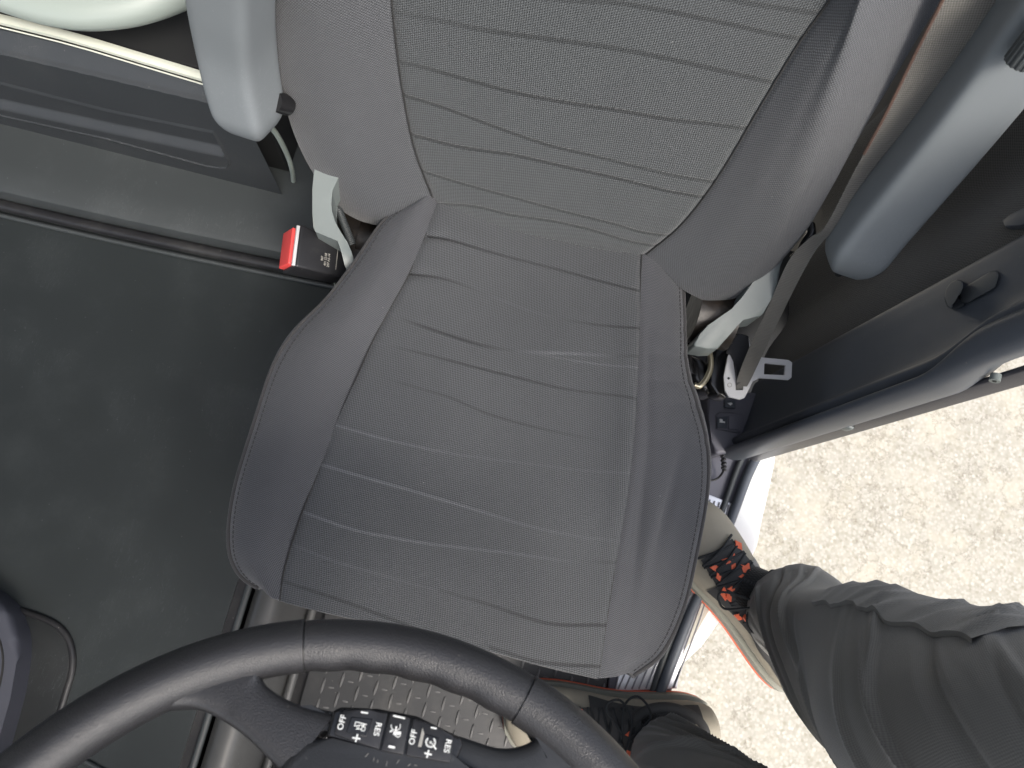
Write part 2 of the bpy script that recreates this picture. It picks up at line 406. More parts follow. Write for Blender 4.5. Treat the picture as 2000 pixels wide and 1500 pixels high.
# ledge, lip and the tunnel side
def toleft(p, q, x=-1.94): return p+(p-q)*(x-p[0])/(p-q)[0]
lo_l = smooth_line([toleft(P(-260, 312, ZL), P(0, 376, ZL)), P(-260, 312, ZL), P(0, 376, ZL), P(300, 444, ZL), P(600, 506, ZL), P(800, 545, ZL)], 60)
up_l = smooth_line([toleft(P(-260, 190, ZL), P(0, 250, ZL)), P(-260, 190, ZL), P(0, 250, ZL), P(300, 318, ZL), P(552, 376, ZL), P(830, 430, ZL)], 60)
rows = [up_l+[0, .15, 0], up_l, up_l*.5+lo_l*.5, lo_l+[0, .012, -.001], lo_l+[0, .004, -.005], lo_l+[0, 0, -.016], lo_l+[0, 0, -.03]]
mesh('floor_ledge', np.vstack(rows), grid_faces(len(rows), 60, flip=False), M['ledge'], kind='structure')
lip = empty('ledge_seal', P(300, 455, ZT), 'black rubber moulding along the step between dark floor and grey ledge', 'rubber moulding')
tube('seal', lo_l+[0, -.008, -.028], .008, M['blackp'], lip, n=40)
tube('bead', lo_l+[0, -.020, -.036], .0035, M['ledge'], lip, n=40)

# tunnel side facing the footwell: rails and a silver grey sloping face
def strip(name, xs, zs, y0, y1, mat, parent=None, **kw):
    a = [(x, y0, z) for x, z in zip(xs, zs)]; b = [(x, y1, z) for x, z in zip(xs, zs)]
    q = smooth_line(np.array(a), 40); v = np.vstack([q, q+[0, y1-y0, 0]])
    return mesh(name, v, grid_faces(2, 40), mat, parent, **kw)
ts = empty('tunnel_side', (-.22, -.2, ZM), 'silver grey curved cover on the side of the engine tunnel, between two dark ridges', 'tunnel cover')
strip('cover', (-.238, -.225, -.205, -.19, -.18, -.176), (ZT-.004, ZT+.006, ZT+.002, ZT-.03, ZT-.08, ZM-.01), -.84, .2, M['tunnel'], ts)
tube('ridge', [(-.246, -.84, ZT+.001), (-.246, .2, ZT+.001)], .0045, M['ledge'], ts, n=20)
tube('ridge', [(-.172, -.84, ZM+.045), (-.172, .2, ZM+.045)], .006, M['tunnel'], ts, n=20)
wbox('edge_board', (-.262, -.84, ZT-.1), (-.247, .22, ZT-.003), M['blackp'], ts)

# raised outline and the corner console on the dark floor
rim = empty('floor_hatch', P(80, 1300, ZT), 'dark floor hatch outlined by a raised rubber ridge, beside the corner console', 'floor hatch')
slab('lid', [(-400, 1090), (-160, 1132), (-60, 1162), (20, 1188), (93, 1214), (125, 1240), (138, 1273), (138, 1310), (124, 1360), (109, 1410), (89, 1500), (58, 1640), (-400, 1640)], ZT+.003, .004, plastic('hatch rubber', (.017, .019, .020), .4, 500, .12, .2, dust=.35, scratch=.5, dustc=(.11, .12, .12)), rim, bev=.001)
tube('ridge', np.array([P(x, y, ZT+.001) for x, y in ((-160, 1130), (-60, 1160), (20, 1186), (95, 1212), (128, 1238), (141, 1272), (141, 1310), (127, 1360), (112, 1410), (92, 1500), (60, 1640))]), .0042, M['blackp'], rim, n=90)
tube('ridge', np.array([P(x, y, ZT+.002) for x, y in ((-200, 1440), (60, 1470), (140, 1478), (190, 1500), (240, 1530))]), .003, M['ledge'], rim, n=40)
con = empty('corner_console', P(0, 1330, ZT), 'rounded blue grey console standing on the dark floor in the lower left corner', 'console')
slab('body', [(-400, 1050), (-150, 1100), (-30, 1155), (12, 1192), (32, 1245), (32, 1295), (20, 1365), (-8, 1465), (-60, 1640), (-400, 1640)], ZT+.035, .045, plastic('console plastic', (.055, .058, .075), .5, 800, .2), con, bev=.012, seg=4)
tube('seam_line', np.array([P(x, y, ZT+.0355) for x, y in ((-140, 1165), (-50, 1190), (-14, 1225), (4, 1270), (3, 1320), (-18, 1400), (-50, 1500))]), .0012, M['seam'], con, n=60)
slab('pad', [(-400, 1200), (-90, 1225), (-35, 1260), (-15, 1310), (-30, 1380), (-60, 1500), (-400, 1600)], ZT+.041, .01, M['ledge'], con, bev=.003)

# ---------------- rubber mat with raised bars
matb = empty('floor_mat', P(800, 1350, ZM), 'grey rubber floor mat with raised dash pattern, seen through the steering wheel', 'floor mat')
bm = bmesh.new(); add_box(bm, (.05, -.30, ZM), (1, 0, 0), (0, 1, 0), (0, 0, 1), .42, .80, .008)
from_bm('sheet', bm, M['mat'], matb, bev=.002)
parts = []
def lozenge(c, a, L, w, h):
    t = np.linspace(-1, 1, 7); ca, sa = math.cos(a), math.sin(a); vs = []
    for k in t:
        ww = w*math.sqrt(max(0, 1-k*k))+.0002
        for s, hh in ((-1, 0), (-.45, h), (.45, h), (1, 0)):
            x, y = k*L, s*ww; z = hh*(1-k**4)
            vs.append((c[0]+x*ca-y*sa, c[1]+x*sa+y*ca, c[2]+z))
    return np.array(vs), [tuple(q) for q in grid_faces(7, 4)]
for i in range(-5, 18):
    for j in range(0, 30):
        x = -.16+i*.0245+random.uniform(-.0006, .0006); y = -.69+j*.0265+(.01325 if i % 2 else 0)
        if not (-.158 < x < .257 and -.69 < y < .09): continue
        parts.append(lozenge((x, y, ZM+.0035), math.radians(88)+random.uniform(-.04, .04), .0115, .0021, .0030))
        parts.append(lozenge((x+.0122, y, ZM+.0035), math.radians(4)+random.uniform(-.05, .05), .0052, .0016, .0009))
v, f = merge(parts); mesh('raised_bars', v, f, plastic('rubber bars', (.12, .12, .12), .42, 500, .2, .25, dust=.6, dustc=(.24, .23, .2)), matb)

# ---------------- doorway: sill, scuff plate, seals, painted outer step
sill = empty('door_sill', P(1400, 1050, ZM), 'doorway sill with ribbed aluminium tread, dark seals and white painted outer edge', 'door sill')
slab('sill_base', [(1250, 860), (1475, 860), (1440, 985), (1330, 1290), (1300, 1390), (1180, 1400)], ZM+.004, .12, M['lilac'], sill, bev=.003)
tp = [(1345, 962), (1380, 964), (1431, 984), (1424, 1012), (1380, 1120), (1340, 1240), (1322, 1345), (1202, 1350), (1215, 1290)]
slab('tread_plate', tp, ZM+.0095, .005, M['alu'], sill, bev=.001)
parts = []
for k in range(9):
    t = k/8.0
    a = np.array([1350, 966])*(1-t)+np.array([1424, 986])*t; b = np.array([1207, 1346])*(1-t)+np.array([1316, 1344])*t
    mid = (a+b)/2+np.array([8, 10])
    path = [P(*a, ZM+.0105), P(*mid, ZM+.0105), P(*b, ZM+.0105)]
    v, f, _ = tube_geo(path, .0012, 8, 12); parts.append((v, f))
v, f = merge(parts); mesh('tread_ribs', v, f, plastic('dark rib line', (.28, .28, .3), .4, metal=.3), sill)
tube('door_seal', np.array([P(x, y, ZM+.012) for x, y in ((1500, 850), (1462, 925), (1437, 990), (1400, 1085), (1352, 1190), (1318, 1275), (1292, 1345), (1270, 1420))]), .0075, M['trim'], sill, n=60)
tube('door_seal', np.array([P(x, y, ZM+.010) for x, y in ((1470, 850), (1440, 915), (1415, 985), (1380, 1075), (1330, 1190), (1300, 1275), (1276, 1345), (1255, 1420))]), .0045, M['ledge'], sill, n=60)
slab('outer_edge', [(1474, 860), (1520, 860), (1512, 905), (1495, 985), (1479, 1068), (1446, 1140), (1412, 1205), (1372, 1262), (1325, 1305), (1290, 1338), (1240, 1440), (1226, 1440), (1300, 1310), (1345, 1225), (1395, 1105), (1445, 990)], ZM-.01, .10, M['white'], sill, bev=.004)
slab('step_lining', [(1402, 1100), (1420, 1108), (1392, 1180), (1352, 1250), (1318, 1296), (1292, 1326), (1284, 1330), (1312, 1280), (1355, 1200)], ZM-.003, .05, plastic('cream step plastic', (.40, .385, .33), .5, dust=.3), sill, bev=.002)
wbox('lower_body', (.30, -.80, -1.05), (.385, .42, ZM-.13), M['white'], sill, bev=.01)
finish_empty(sill)

# ---------------- side pillar trim on the right, ridges run straight up
WN = np.array([-1, .15, 0])/math.hypot(1, .15); W0 = np.array([.36, .22, 0])
def W(px, py, off=0): return V(px, py, W0+WN*off, WN)
pil = empty('pillar_trim', W(1450, 860), 'dark blue grey trim of the door pillar with two upright ridges beside the open doorway', 'pillar trim')
# cross section in plan (distance along wall from the front edge, offset), extruded upwards
tdir = np.array([.15, 1, 0])/math.hypot(1, .15)
base = np.array([W(1410, 890)[0], W(1410, 890)[1], 0])
sec = [(.008, -.034), (.001, -.022), (-.002, -.008), (-.001, .003), (.003, .008), (.007, .006), (.0105, .000), (.0130, -.006), (.016, -.002), (.021, .002), (.027, -.001), (.033, -.007), (.05, -.010), (.08, -.011), (.11, -.011), (.128, -.013), (.133, -.022), (.136, -.045)]
pl = smooth_line(np.array([(a, o, 0) for a, o in sec]), 120)
zz = np.linspace(-.32, .37, 60); vs = []
for z in zz:
    sw = .020*float(sstep(.16, .25, z))*(1-float(sstep(.42, .55, z)))          # the front ridge swells where the hand grips it
    for a, o, _ in pl:
        k = math.exp(-((a-.006)/.013)**2)
        p = base+tdir*(a+sw*max(0, min(1, (a+.004)/.014))*(1-float(sstep(.03, .09, a))))+WN*(o+sw*k*.45); vs.append((p[0], p[1], z))
mesh('trim_panel', vs, grid_faces(60, 120, flip=True), M['trim'], pil, smooth=60)
# outer body edge just outside the ridge and its bolt
ob = np.array([W(1640, 828), W(2000, 715), W(2300, 600)])
bm = bmesh.new(); c0 = base+tdir*.0095-WN*.038
add_box(bm, (c0[0], c0[1], .06), tdir, WN, (0, 0, 1), .005, .02, .74); from_bm('body_flange', bm, M['railp'], pil, bev=.003)
bp_ = V(1944, 738, c0-tdir*.005, tdir)
tube('bolt', [bp_+tdir*.003, bp_-tdir*.003], .0040, M['greyp'], pil, nseg=20)
tube('bolt_hole', [bp_-tdir*.0028, bp_-tdir*.0033], .0016, M['dark'], pil, nseg=12)
sb = V(1653, 832, c0-tdir*.002, tdir)
bm = bmesh.new(); add_box(bm, sb, tdir, WN, (0, 0, 1), .008, .012, .016); from_bm('striker', bm, M['greyp'], pil, bev=.003)
# coat hook / pull handle
hk = empty('pull_handle', W(1890, 580, -.014), 'grey moulded pull handle on the dark side panel at the right edge', 'handle')
p0h = W0+WN*(-.012)
def WH(px, py, off): return V(px, py, p0h+WN*off, WN)
bm = bmesh.new()
o1 = [(1885, 560), (1935, 530), (1948, 528), (1951, 540), (1944, 562), (1890, 592), (1878, 592), (1874, 572)]
hm = plastic('handle plastic', (.075, .082, .088), .42, 800, .15)
add_prism(bm, [WH(x, y, .004) for x, y in o1], [WH(x, y, -.02) for x, y in o1]); from_bm('handle_plate', bm, hm, hk, bev=.002)
bm = bmesh.new(); o2 = [(1847, 566), (1856, 552), (1870, 545), (1880, 549), (1882, 560), (1876, 574), (1864, 586), (1860, 604), (1850, 600), (1844, 584)]
add_prism(bm, [WH(x, y, .014) for x, y in o2], [WH(x, y, -.02) for x, y in o2]); from_bm('finger_grip', bm, hm, hk, bev=.004, seg=4)
bm = bmesh.new(); o3 = [(1852, 592), (1866, 580), (1884, 586), (1882, 598), (1862, 606)]
add_prism(bm, [WH(x, y, .003) for x, y in o3], [WH(x, y, -.02) for x, y in o3]); from_bm('base_lip', bm, hm, hk, bev=.001)
finish_empty(hk); finish_empty(pil)

# felt side wall and curtain behind the pillar trim
bm = bmesh.new(); q = np.array([(.19, .19, ZM-.02), (.350, .215, ZM-.02), (.40, .245, ZM-.02), (.46, .31, ZM-.02), (.50, .62, ZM-.02), (.19, .62, ZM-.02)]); add_prism(bm, q, q-[0, 0, .1])
from_bm('rear_floor', bm, M['dark'], kind='structure')
cu = empty('side_curtain', W(1800, 480, -.03), 'brownish black felt side lining hanging behind the right armrest', 'side lining')
nr, nc = 50, 140
vs = []; uvs = []
for i in range(nr):
    for j in range(nc):
        a = .125+j/(nc-1)*.735; z = -.33+i/(nr-1)*.66
        o = -.020-.012*math.sin(a*34+.6*math.sin(z*5))*min(1, (a-.125)*8)-.02*(a-.125)
        p = base+tdir*a+WN*o; vs.append((p[0], p[1], z)); uvs.append((a, z))
mesh('lining', vs, grid_faces(nr, nc, flip=True), M['curtain'], cu, uv=uvs, smooth=80)
q = [V(x, y, W0+WN*(-.012)+tdir*0, WN) for x, y in ((1955, 430), (1975, 418), (2010, 400), (2040, 390), (2040, 425), (1990, 440), (1962, 444))]
bm = bmesh.new(); add_prism(bm, q, [p-WN*.02 for p in q]); from_bm('pull_strap', bm, M['trim'], cu, bev=.002)
finish_empty(cu)
# low side box behind the belt
# switch panel near the floor
sp = empty('switch_panel', P(1430, 830, -.29), 'grey switch panel low beside the seat, with two small rocker switches', 'switch panel')
slab('housing', [(1380, 770), (1475, 765), (1520, 800), (1500, 850), (1462, 880), (1398, 888), (1390, 860), (1385, 820)], -.295, .05, M['lilac'], sp, bev=.006)
slab('housing_lip', [(1399, 812), (1405, 805), (1450, 808), (1455, 812), (1452, 845), (1440, 845), (1400, 838)], -.291, .006, M['lilac'], sp, bev=.0015)
r1 = slab('rocker', [(1401, 814), (1421, 813), (1421, 837), (1401, 836)], -.2885, .006, M['trim'], sp, bev=.001)
slab('symbol', [(1406, 818), (1411, 819), (1412, 823), (1416, 823), (1416, 826), (1406, 825)], -.2875, .0012, M['mark'], r1)
slab('rocker', [(1423, 813), (1446, 814), (1445, 840), (1423, 838)], -.2885, .006, M['lilac'], sp, bev=.001)
r2 = slab('rocker', [(1416, 781), (1437, 782), (1437, 797), (1416, 796)], -.2885, .008, M['trim'], sp, bev=.001)
slab('symbol', [(1421, 787), (1429, 786), (1431, 789), (1427, 792)], -.2875, .0012, M['mark'], r2)
finish_empty(sp)
cb = empty('coiled_cable', P(1410, 910, -.33), 'short black coiled cable curling on the sill under the pillar ridge', 'cable')
t = np.linspace(0, 1, 160); pth = smooth_line([P(1412, 880, -.31), P(1413, 900, -.32), P(1414, 915, -.33), P(1408, 928, -.345), P(1396, 937, -.35), P(1370, 940, -.35)], 160)
hel = pth+np.stack([np.cos(t*75)*.003*(t < .45), np.zeros_like(t), np.sin(t*75)*.003*(t < .45)], -1)
tube('cable', hel, .0018, M['blackp'], cb, nseg=8); finish_empty(cb)

# ================================================================== BUNK
bunk = empty('sleeper_bunk', P(250, 300, ZL), 'dark bunk base with long recessed grip and pale strip, behind the floor ledge', 'bunk')
B0 = P(551, 380, ZL); BN = np.array([0, -1, 0])
def BK(px, py, off=0): return V(px, py, B0+BN*off, BN)
x0, x1 = -1.93, B0[0]; z0_, z1_ = ZL, BK(300, 130, -.018)[2]
nx, nz = 1700, 260
X, Zg = np.meshgrid(np.linspace(x0, x1, nx), np.linspace(z0_-.002, z1_, nz))
pts = np.stack([X, np.full_like(X, B0[1]), Zg], -1).reshape(-1, 3); pxs = proj(pts)
outer = [(-420, 60), (0, 163), (210, 217), (416, 259), (431, 285), (447, 318), (442, 326), (430, 327), (400, 322), (210, 270), (0, 224), (-420, 128)]
darkp = [(-420, 63), (0, 168), (210, 221), (413, 263), (434, 299), (210, 252), (0, 206), (-420, 104)]
dd = sdf(pxs, outer); d2 = sdf(pxs, darkp)
depth = np.where(dd > 0, np.where(d2 > 0, .011, .011*(1-sstep(0, 9, -d2))), 0)
depth = np.where(dd > 0, depth*sstep(0, 2.0, dd), -.002*sstep(-5, 0, dd))
# crease: upper band leans back
cl = lambda x: 103+(208-103)/(447)*x
bandt = (cl(pxs[:, 0])-pxs[:, 1])
off = -depth-np.clip(bandt, 0, 16)/16*.018+.002*np.exp(-(bandt/2.0)**2)
pts[:, 1] -= off
mesh('front_panel', pts, grid_faces(nz, nx), M['panel'], bunk, smooth=60)
ztop = z1_
bm = bmesh.new(); add_box(bm, ((x0+x1)/2, B0[1]+.46, (ZL+ztop)/2-.003), (1, 0, 0), (0, 1, 0), (0, 0, 1), x1-x0-.001, .85, ztop-ZL-.01)
from_bm('bunk_box', bm, M['dark'], bunk, bev=.002)
tz = BK(300, 122, -.02)
path = [BK(x, y, -.016) for x, y in ((-330, -42), (-100, 13), (0, 38), (140, 73), (280, 115), (427, 159), (470, 172))]
path = [toleft(path[0], path[2])]+path
tube('edge_strip', path, .0050, M['cream'], bunk, n=50, sec=[(.55, -1), (.75, -.4), (.75, .4), (.55, 1), (-.4, 1), (-.4, -1)])
path2 = [p+np.array([0, -.004, -.0085]) for p in path]
tube('edge_line', path2, .0009, M['cream'], bunk, n=50)
mt = smooth_line([P(-350, -130, .10), P(-120, -30, .10), P(0, 14, .10), P(70, 34, .10), P(150, 44, .10), P(240, 36, .10), P(310, 16, .10), P(370, -14, .10), P(410, -60, .10)], 60)
rows = []
for a, (dy, dz) in enumerate(((.40, .030), (.20, .026), (.10, .021), (.04, .014), (.010, .006), (0, -.004), (.004, -.016), (.02, -.03), (.08, -.036))):
    rows.append(mt+np.array([0, dy, dz]))
rr = smooth_line(np.array(rows).reshape(9, -1), 40).reshape(40, 60, 3)
mesh('mattress', rr.reshape(-1, 3), grid_faces(40, 60, flip=True), M['pale'], bunk, smooth=80)
tube('mattress_seam', mt+np.array([0, .022, .0115]), .0010, M['pale'], bunk, n=80)
tube('pull_cord', [P(520, 240, .02), P(540, 262, -.02), P(560, 300, -.08), P(570, 330, -.12), P(573, 353, -.16)], .0032, M['pale'], bunk, n=30)
finish_empty(bunk)
for e_ in (lip, ts, rim, con, matb): finish_empty(e_)

# ================================================================== DRIVER SEAT
seat = empty('driver_seat', (0, .13, ZM), 'grey cloth driver seat with wavy woven lines across cushion and backrest', 'seat')

SURF = {}
def sheet(name, curves, nr, nc, mat, parent, lines=None, groove_l=0, groove_r=0, disp=None, skirt=None, linew=3.2, **kw):
    """dense surface through 3D feature curves (columns), each resampled to nr rows"""
    cols = np.array([smooth_line(c, nr) for c in curves])             # k x nr x 3
    k = len(cols)
    g_ = catmull(cols.reshape(k, -1), np.linspace(0, k-1, nc)).reshape(nc, nr, 3).transpose(1, 0, 2)   # nr x nc
    du = np.gradient(g_, axis=1); dv = np.gradient(g_, axis=0); n = np.cross(du, dv)
    n /= np.linalg.norm(n, axis=2)[..., None]+1e-12
    if (n.reshape(-1, 3).mean(0)@(C-g_.reshape(-1, 3).mean(0))) < 0: n = -n; flip = True
    else: flip = False
    U = np.cumsum(np.linalg.norm(du, axis=2), axis=1); U -= U[:, :1]
    Um = U-U[:, -1:]/2
    Vv = np.cumsum(np.linalg.norm(dv, axis=2), axis=0)
    Vv = np.broadcast_to(Vv[:, nc//2:nc//2+1], Vv.shape)
    d = np.zeros(g_.shape[:2])
    if groove_l: d -= groove_l*np.exp(-(U/.0035)**2)
    if groove_r: d -= groove_r*np.exp(-((U[:, -1:]-U)/.0035)**2)
    if disp is not None: d += disp(g_, proj(g_.reshape(-1, 3)).reshape(nr, nc, 2))
    at = {}
    if lines:
        pp = proj(g_.reshape(-1, 3)); L = np.zeros(len(pp))
        for ln in lines:
            poly = smooth_line(np.array(ln[0], float), 40); s = ln[1]; w = ln[2] if len(ln) > 2 else linew
            bb = (pp[:, 0] > poly[:, 0].min()-12) & (pp[:, 0] < poly[:, 0].max()+12) & (pp[:, 1] > poly[:, 1].min()-12) & (pp[:, 1] < poly[:, 1].max()+12)
            idx = np.nonzero(bb)[0]
            if len(idx) == 0: continue
            q = pp[idx]; dist = np.full(len(q), 1e9); tt = np.zeros(len(q))
            for a in range(len(poly)-1):
                ab = poly[a+1]-poly[a]; t = np.clip(((q-poly[a])@ab)/(ab@ab), 0, 1)
                dd_ = np.linalg.norm(q-(poly[a]+t[:, None]*ab), axis=1); m = dd_ < dist
                dist[m] = dd_[m]; tt[m] = (a+t[m])/(len(poly)-1)
            val = np.interp(tt, np.linspace(0, 1, len(s)), s)*(1-sstep(w*.6, w*1.0, dist))
            m = np.abs(val) > np.abs(L[idx]); L[idx[m]] = val[m]
        at['line'] = L
        d += (L*.0004).reshape(nr, nc)
    g_ = g_+n*d[..., None]
    if skirt is not None:
        ex = skirt(g_); g_ = np.concatenate([g_, ex], axis=0)
        add = ex.shape[0]; Um = np.vstack([Um]+[Um[-1:]]*add); Vv = np.vstack([Vv]+[Vv[-1:]+.01*(i+1) for i in range(add)])
        if 'line' in at: at['line'] = np.r_[at['line'], np.zeros(add*nc)]
    R_ = g_.shape[0]; SURF[name] = g_[:nr]
    return mesh(name, g_.reshape(-1, 3), grid_faces(R_, nc, flip=flip), mat, parent, smooth=75, uv=np.stack([Um, Vv], -1).reshape(-1, 2), attrs=at or None, **kw)

def zc(px, zs):
    """pixel curve + heights spread along it -> 3D curve"""
    px = np.array(px, float); s = np.r_[0, np.cumsum(np.linalg.norm(np.diff(px, axis=0), axis=1))]; s /= s[-1]
    z = np.interp(s, np.linspace(0, 1, len(zs)), zs)
    return np.array([P(x, y, q) for (x, y), q in zip(px, z)])
def avg(a, b, t, n=60): return smooth_line(a, n)*(1-t)+smooth_line(b, n)*t

Lsil = [(815, 380), (770, 405), (735, 440), (690, 513), (640, 577), (578, 642), (533, 712), (500, 790), (474, 880), (454, 980), (444, 1060), (449, 1105), (470, 1135), (500, 1152)]
Ledge = [(828, 385), (785, 408), (751, 440), (708, 516), (660, 578), (599, 645), (553, 716), (518, 794), (491, 884), (470, 982), (460, 1062), (466, 1104), (483, 1132), (508, 1150)]
Lseam = [(862, 372), (850, 408), (803, 525), (765, 595), (728, 665), (695, 740), (662, 815), (630, 900), (595, 985), (568, 1065), (553, 1120), (546, 1173)]
Rseam = [(1264, 440), (1254, 497), (1249, 620), (1245, 720), (1241, 820), (1233, 900), (1222, 980), (1205, 1085), (1187, 1200), (1169, 1325)]
Redge = [(1318, 440), (1325, 560), (1328, 640), (1330, 720), (1350, 800), (1366, 870), (1367, 960), (1348, 1075), (1322, 1185), (1283, 1268), (1232, 1314)]
Rsil = [(1336, 440), (1338, 560), (1341, 640), (1347, 720), (1372, 800), (1388, 880), (1386, 960), (1364, 1080), (1338, 1190), (1298, 1278), (1240, 1324)]
zs = [0, .0, .0, .0, .0, .0, .0, .0, -.004, -.022]
L_sil, L_edge = zc(Lsil, [-.030]*9+[-.05]), zc(Ledge, [-.004, -.004, -.004, -.004, -.004, -.004, -.004, -.004, -.010, -.038])
L_seam, R_seam = zc(Lseam, zs), zc(Rseam, zs)
R_edge, R_sil = zc(Redge, [-.016]*8+[-.022, -.045]), zc(Rsil, [-.040]*9+[-.06])
up = np.array([0, 0, 1.0])
L_mid = avg(L_seam, L_edge, .5); L_mid[:, 2] += .010
R_mid = avg(R_seam, R_edge, .5); R_mid[:, 2] += .006
L_und = smooth_line(L_sil, 60)+np.array([.012, 0, -.055]); R_und = smooth_line(R_sil, 60)+np.array([-.012, 0, -.055])
L_sil2 = smooth_line(L_sil, 60)+np.array([.000, 0, -.020]); R_sil2 = smooth_line(R_sil, 60)+np.array([-.0, 0, -.020])
def front_skirt(g_):
    last = g_[-1]; return np.array([last+np.array([0, -.002, -.010]), last+np.array([0, -.001, -.025]), last+np.array([0, .004, -.05]), last+np.array([0, .02, -.085])])
def wrinkL(g_, p):
    x, y = p[..., 0], p[..., 1]
    return .0015*np.sin(y*.021+x*.012)+.001*np.sin(x*.03-y*.013)
def wrinkR(g_, p):
    x, y = p[..., 0], p[..., 1]
    a = np.exp(-((y-1010)/130)**2)
    f1 = -.006*a*np.exp(-((x-(1262+(y-900)*-.10))/10)**2)
    f2 = -.0055*np.exp(-((y-985)/85)**2)*np.exp(-((x-(1320-(y-930)*.25))/11)**2)
    f3 = .004*a*np.exp(-((x-(1290-(y-950)*.18))/13)**2)
    f4 = sum(-.0007*np.exp(-((y-yy-(x-1250)*.05)/7)**2)*sstep(1245, 1275, x) for yy in (640, 690, 742, 790, 858))
    f5 = -.002*np.exp(-((x-1268)/8)**2)*np.exp(-((y-760)/110)**2)
    return (f1+f2+f3)*.6+f4+f5
cush = sheet('cushion_panel', [L_seam]+[avg(L_seam, R_seam, t)+np.array([0, 0, dz]) for t, dz in ((.06, .001), (.25, -.002), (.5, -.005), (.75, -.001), (.94, .002))]+[R_seam], 620, 420, M['seat_c'], seat,
    lines=[
     ([(835, 461), (876, 469), (1001, 503), (1127, 535), (1247, 568)], [-.9, -.5, -.35, -.5, -.6]),
     ([(800, 533), (876, 547), (970, 582), (1064, 616), (1158, 633), (1248, 643)], [-.8, -.3, .12, .1, -.3, -.6]),
     ([(755, 609), (795, 626), (876, 654), (951, 676), (1033, 688), (1127, 691), (1245, 698)], [.2, -.5, -.55, -.1, .6, .3, -.35], 4),
     ([(1033, 690), (1127, 705), (1245, 720)], [.1, .35, .45], 2.2),
     ([(730, 669), (795, 683), (876, 704), (1001, 735), (1095, 758), (1189, 770), (1244, 780)], [.15, -.3, -.45, -.5, -.4, -.3, -.45]),
     ([(700, 720), (795, 752), (876, 776), (951, 807), (1033, 831), (1127, 851), (1240, 869)], [.1, -.15, -.3, -.35, -.3, -.1, .15]),
     ([(657, 831), (751, 857), (876, 884), (1001, 901), (1127, 917), (1232, 925)], [.55, .45, .2, .15, .12, .2]),
     ([(630, 908), (707, 930), (813, 960), (939, 998), (1033, 1027), (1127, 1047), (1214, 1057)], [.6, .65, .6, .45, .3, .15, .1], 4),
     ([(592, 1000), (688, 1033), (782, 1052), (876, 1066), (1001, 1080), (1095, 1094), (1203, 1099)], [.6, .6, .5, .4, .3, .15, -.25], 4),
     ([(563, 1061), (657, 1096), (782, 1133), (845, 1149), (900, 1160)], [.15, .25, .2, .1, 0], 4),
     ([(547, 1133), (657, 1168), (751, 1205), (820, 1232)], [-.3, -.4, -.45, -.4], 4.5),
     ([(832, 1143), (939, 1177), (1033, 1208), (1095, 1220), (1188, 1221)], [0, -.3, -.4, -.5, -.55], 4.5),
     ([(957, 1265), (1033, 1287), (1095, 1296), (1173, 1301)], [-.3, -.45, -.55, -.6], 4.5)],
    groove_l=.0012, groove_r=.0012, skirt=front_skirt,
    disp=lambda g_, p: .0012*np.sin(p[..., 1]*.02+p[..., 0]*.006)+.0008*np.sin(p[..., 0]*.03+1)
        - .003*np.exp(-((p[..., 1]-462-(p[..., 0]-835)*.1)/9)**2)*np.exp(-((p[..., 0]-840)/35)**2)
        - .003*np.exp(-((p[..., 1]-533-(p[..., 0]-800)*.1)/9)**2)*np.exp(-((p[..., 0]-805)/35)**2)
        + .0035*np.exp(-((p[..., 0]-(1235-(p[..., 1]-700)*.06))/26)**2)*sstep(560, 700, p[..., 1]))
sheet('left_bolster', [L_und, L_sil2, L_sil, L_edge, L_mid, L_seam], 360, 200, M['seat_b'], seat, groove_r=.0012, skirt=front_skirt, disp=wrinkL)
sheet('right_bolster', [R_seam, R_mid, R_edge, R_sil, R_sil2, R_und], 360, 200, M['seat_b'], seat, groove_l=.0012, skirt=front_skirt, disp=wrinkR)
def seamtube(name, cur, dz, r, mat, n=160, parent=seat): return tube(name, smooth_line(cur, n)+np.array([0, 0, dz]), r, mat, parent, nseg=8)
seamtube('seam', L_seam, -.0012, .0008, M['seam']); seamtube('seam', R_seam, -.0012, .0008, M['seam'])
def col(nm, u): g = SURF[nm]; return g[:, int(round(u/5*(g.shape[1]-1)))]
seamtube('piping', col('left_bolster', 2.5), .0008, .0024, M['piping']); seamtube('piping', col('right_bolster', 2.45), .0008, .0024, M['piping'])
def stitches(name, cur, dz, pitch=.0048, L=.003, r=.00055, parent=seat):
    cur = smooth_line(cur, 600); s = np.r_[0, np.cumsum(np.linalg.norm(np.diff(cur, axis=0), axis=1))]
    parts = []
    for a in np.arange(0, s[-1]-L, pitch):
        pa = np.array([np.interp(a, s, cur[:, k]) for k in range(3)]); pb = np.array([np.interp(a+L, s, cur[:, k]) for k in range(3)])
        v, f, _ = tube_geo([pa+up*dz, (pa+pb)/2+up*(dz+.0003), pb+up*dz], r, 6); parts.append((v, f))
    v, f = merge(parts); return mesh(name, v, f, M['thread'], parent)
stitches('stitching', col('left_bolster', 2.9), .0004); stitches('stitching', col('right_bolster', 2.05), .0004)
# pan under the cushion and the suspension base down to the floor
pan = np.array([[-.19, -.055, -.09], [.20, -.055, -.09], [.225, .12, -.09], [.17, .36, -.09], [-.14, .36, -.09], [-.205, .10, -.09]])
bm = bmesh.new(); add_prism(bm, pan, pan-[0, 0, .03]); from_bm('seat_pan', bm, M['blackp'], seat, bev=.004)
bm = bmesh.new(); add_box(bm, (0.02, .18, -.235), (1, 0, 0), (0, 1, 0), (0, 0, 1), .26, .30, .23); from_bm('suspension_base', bm, M['dark'], seat, bev=.02)

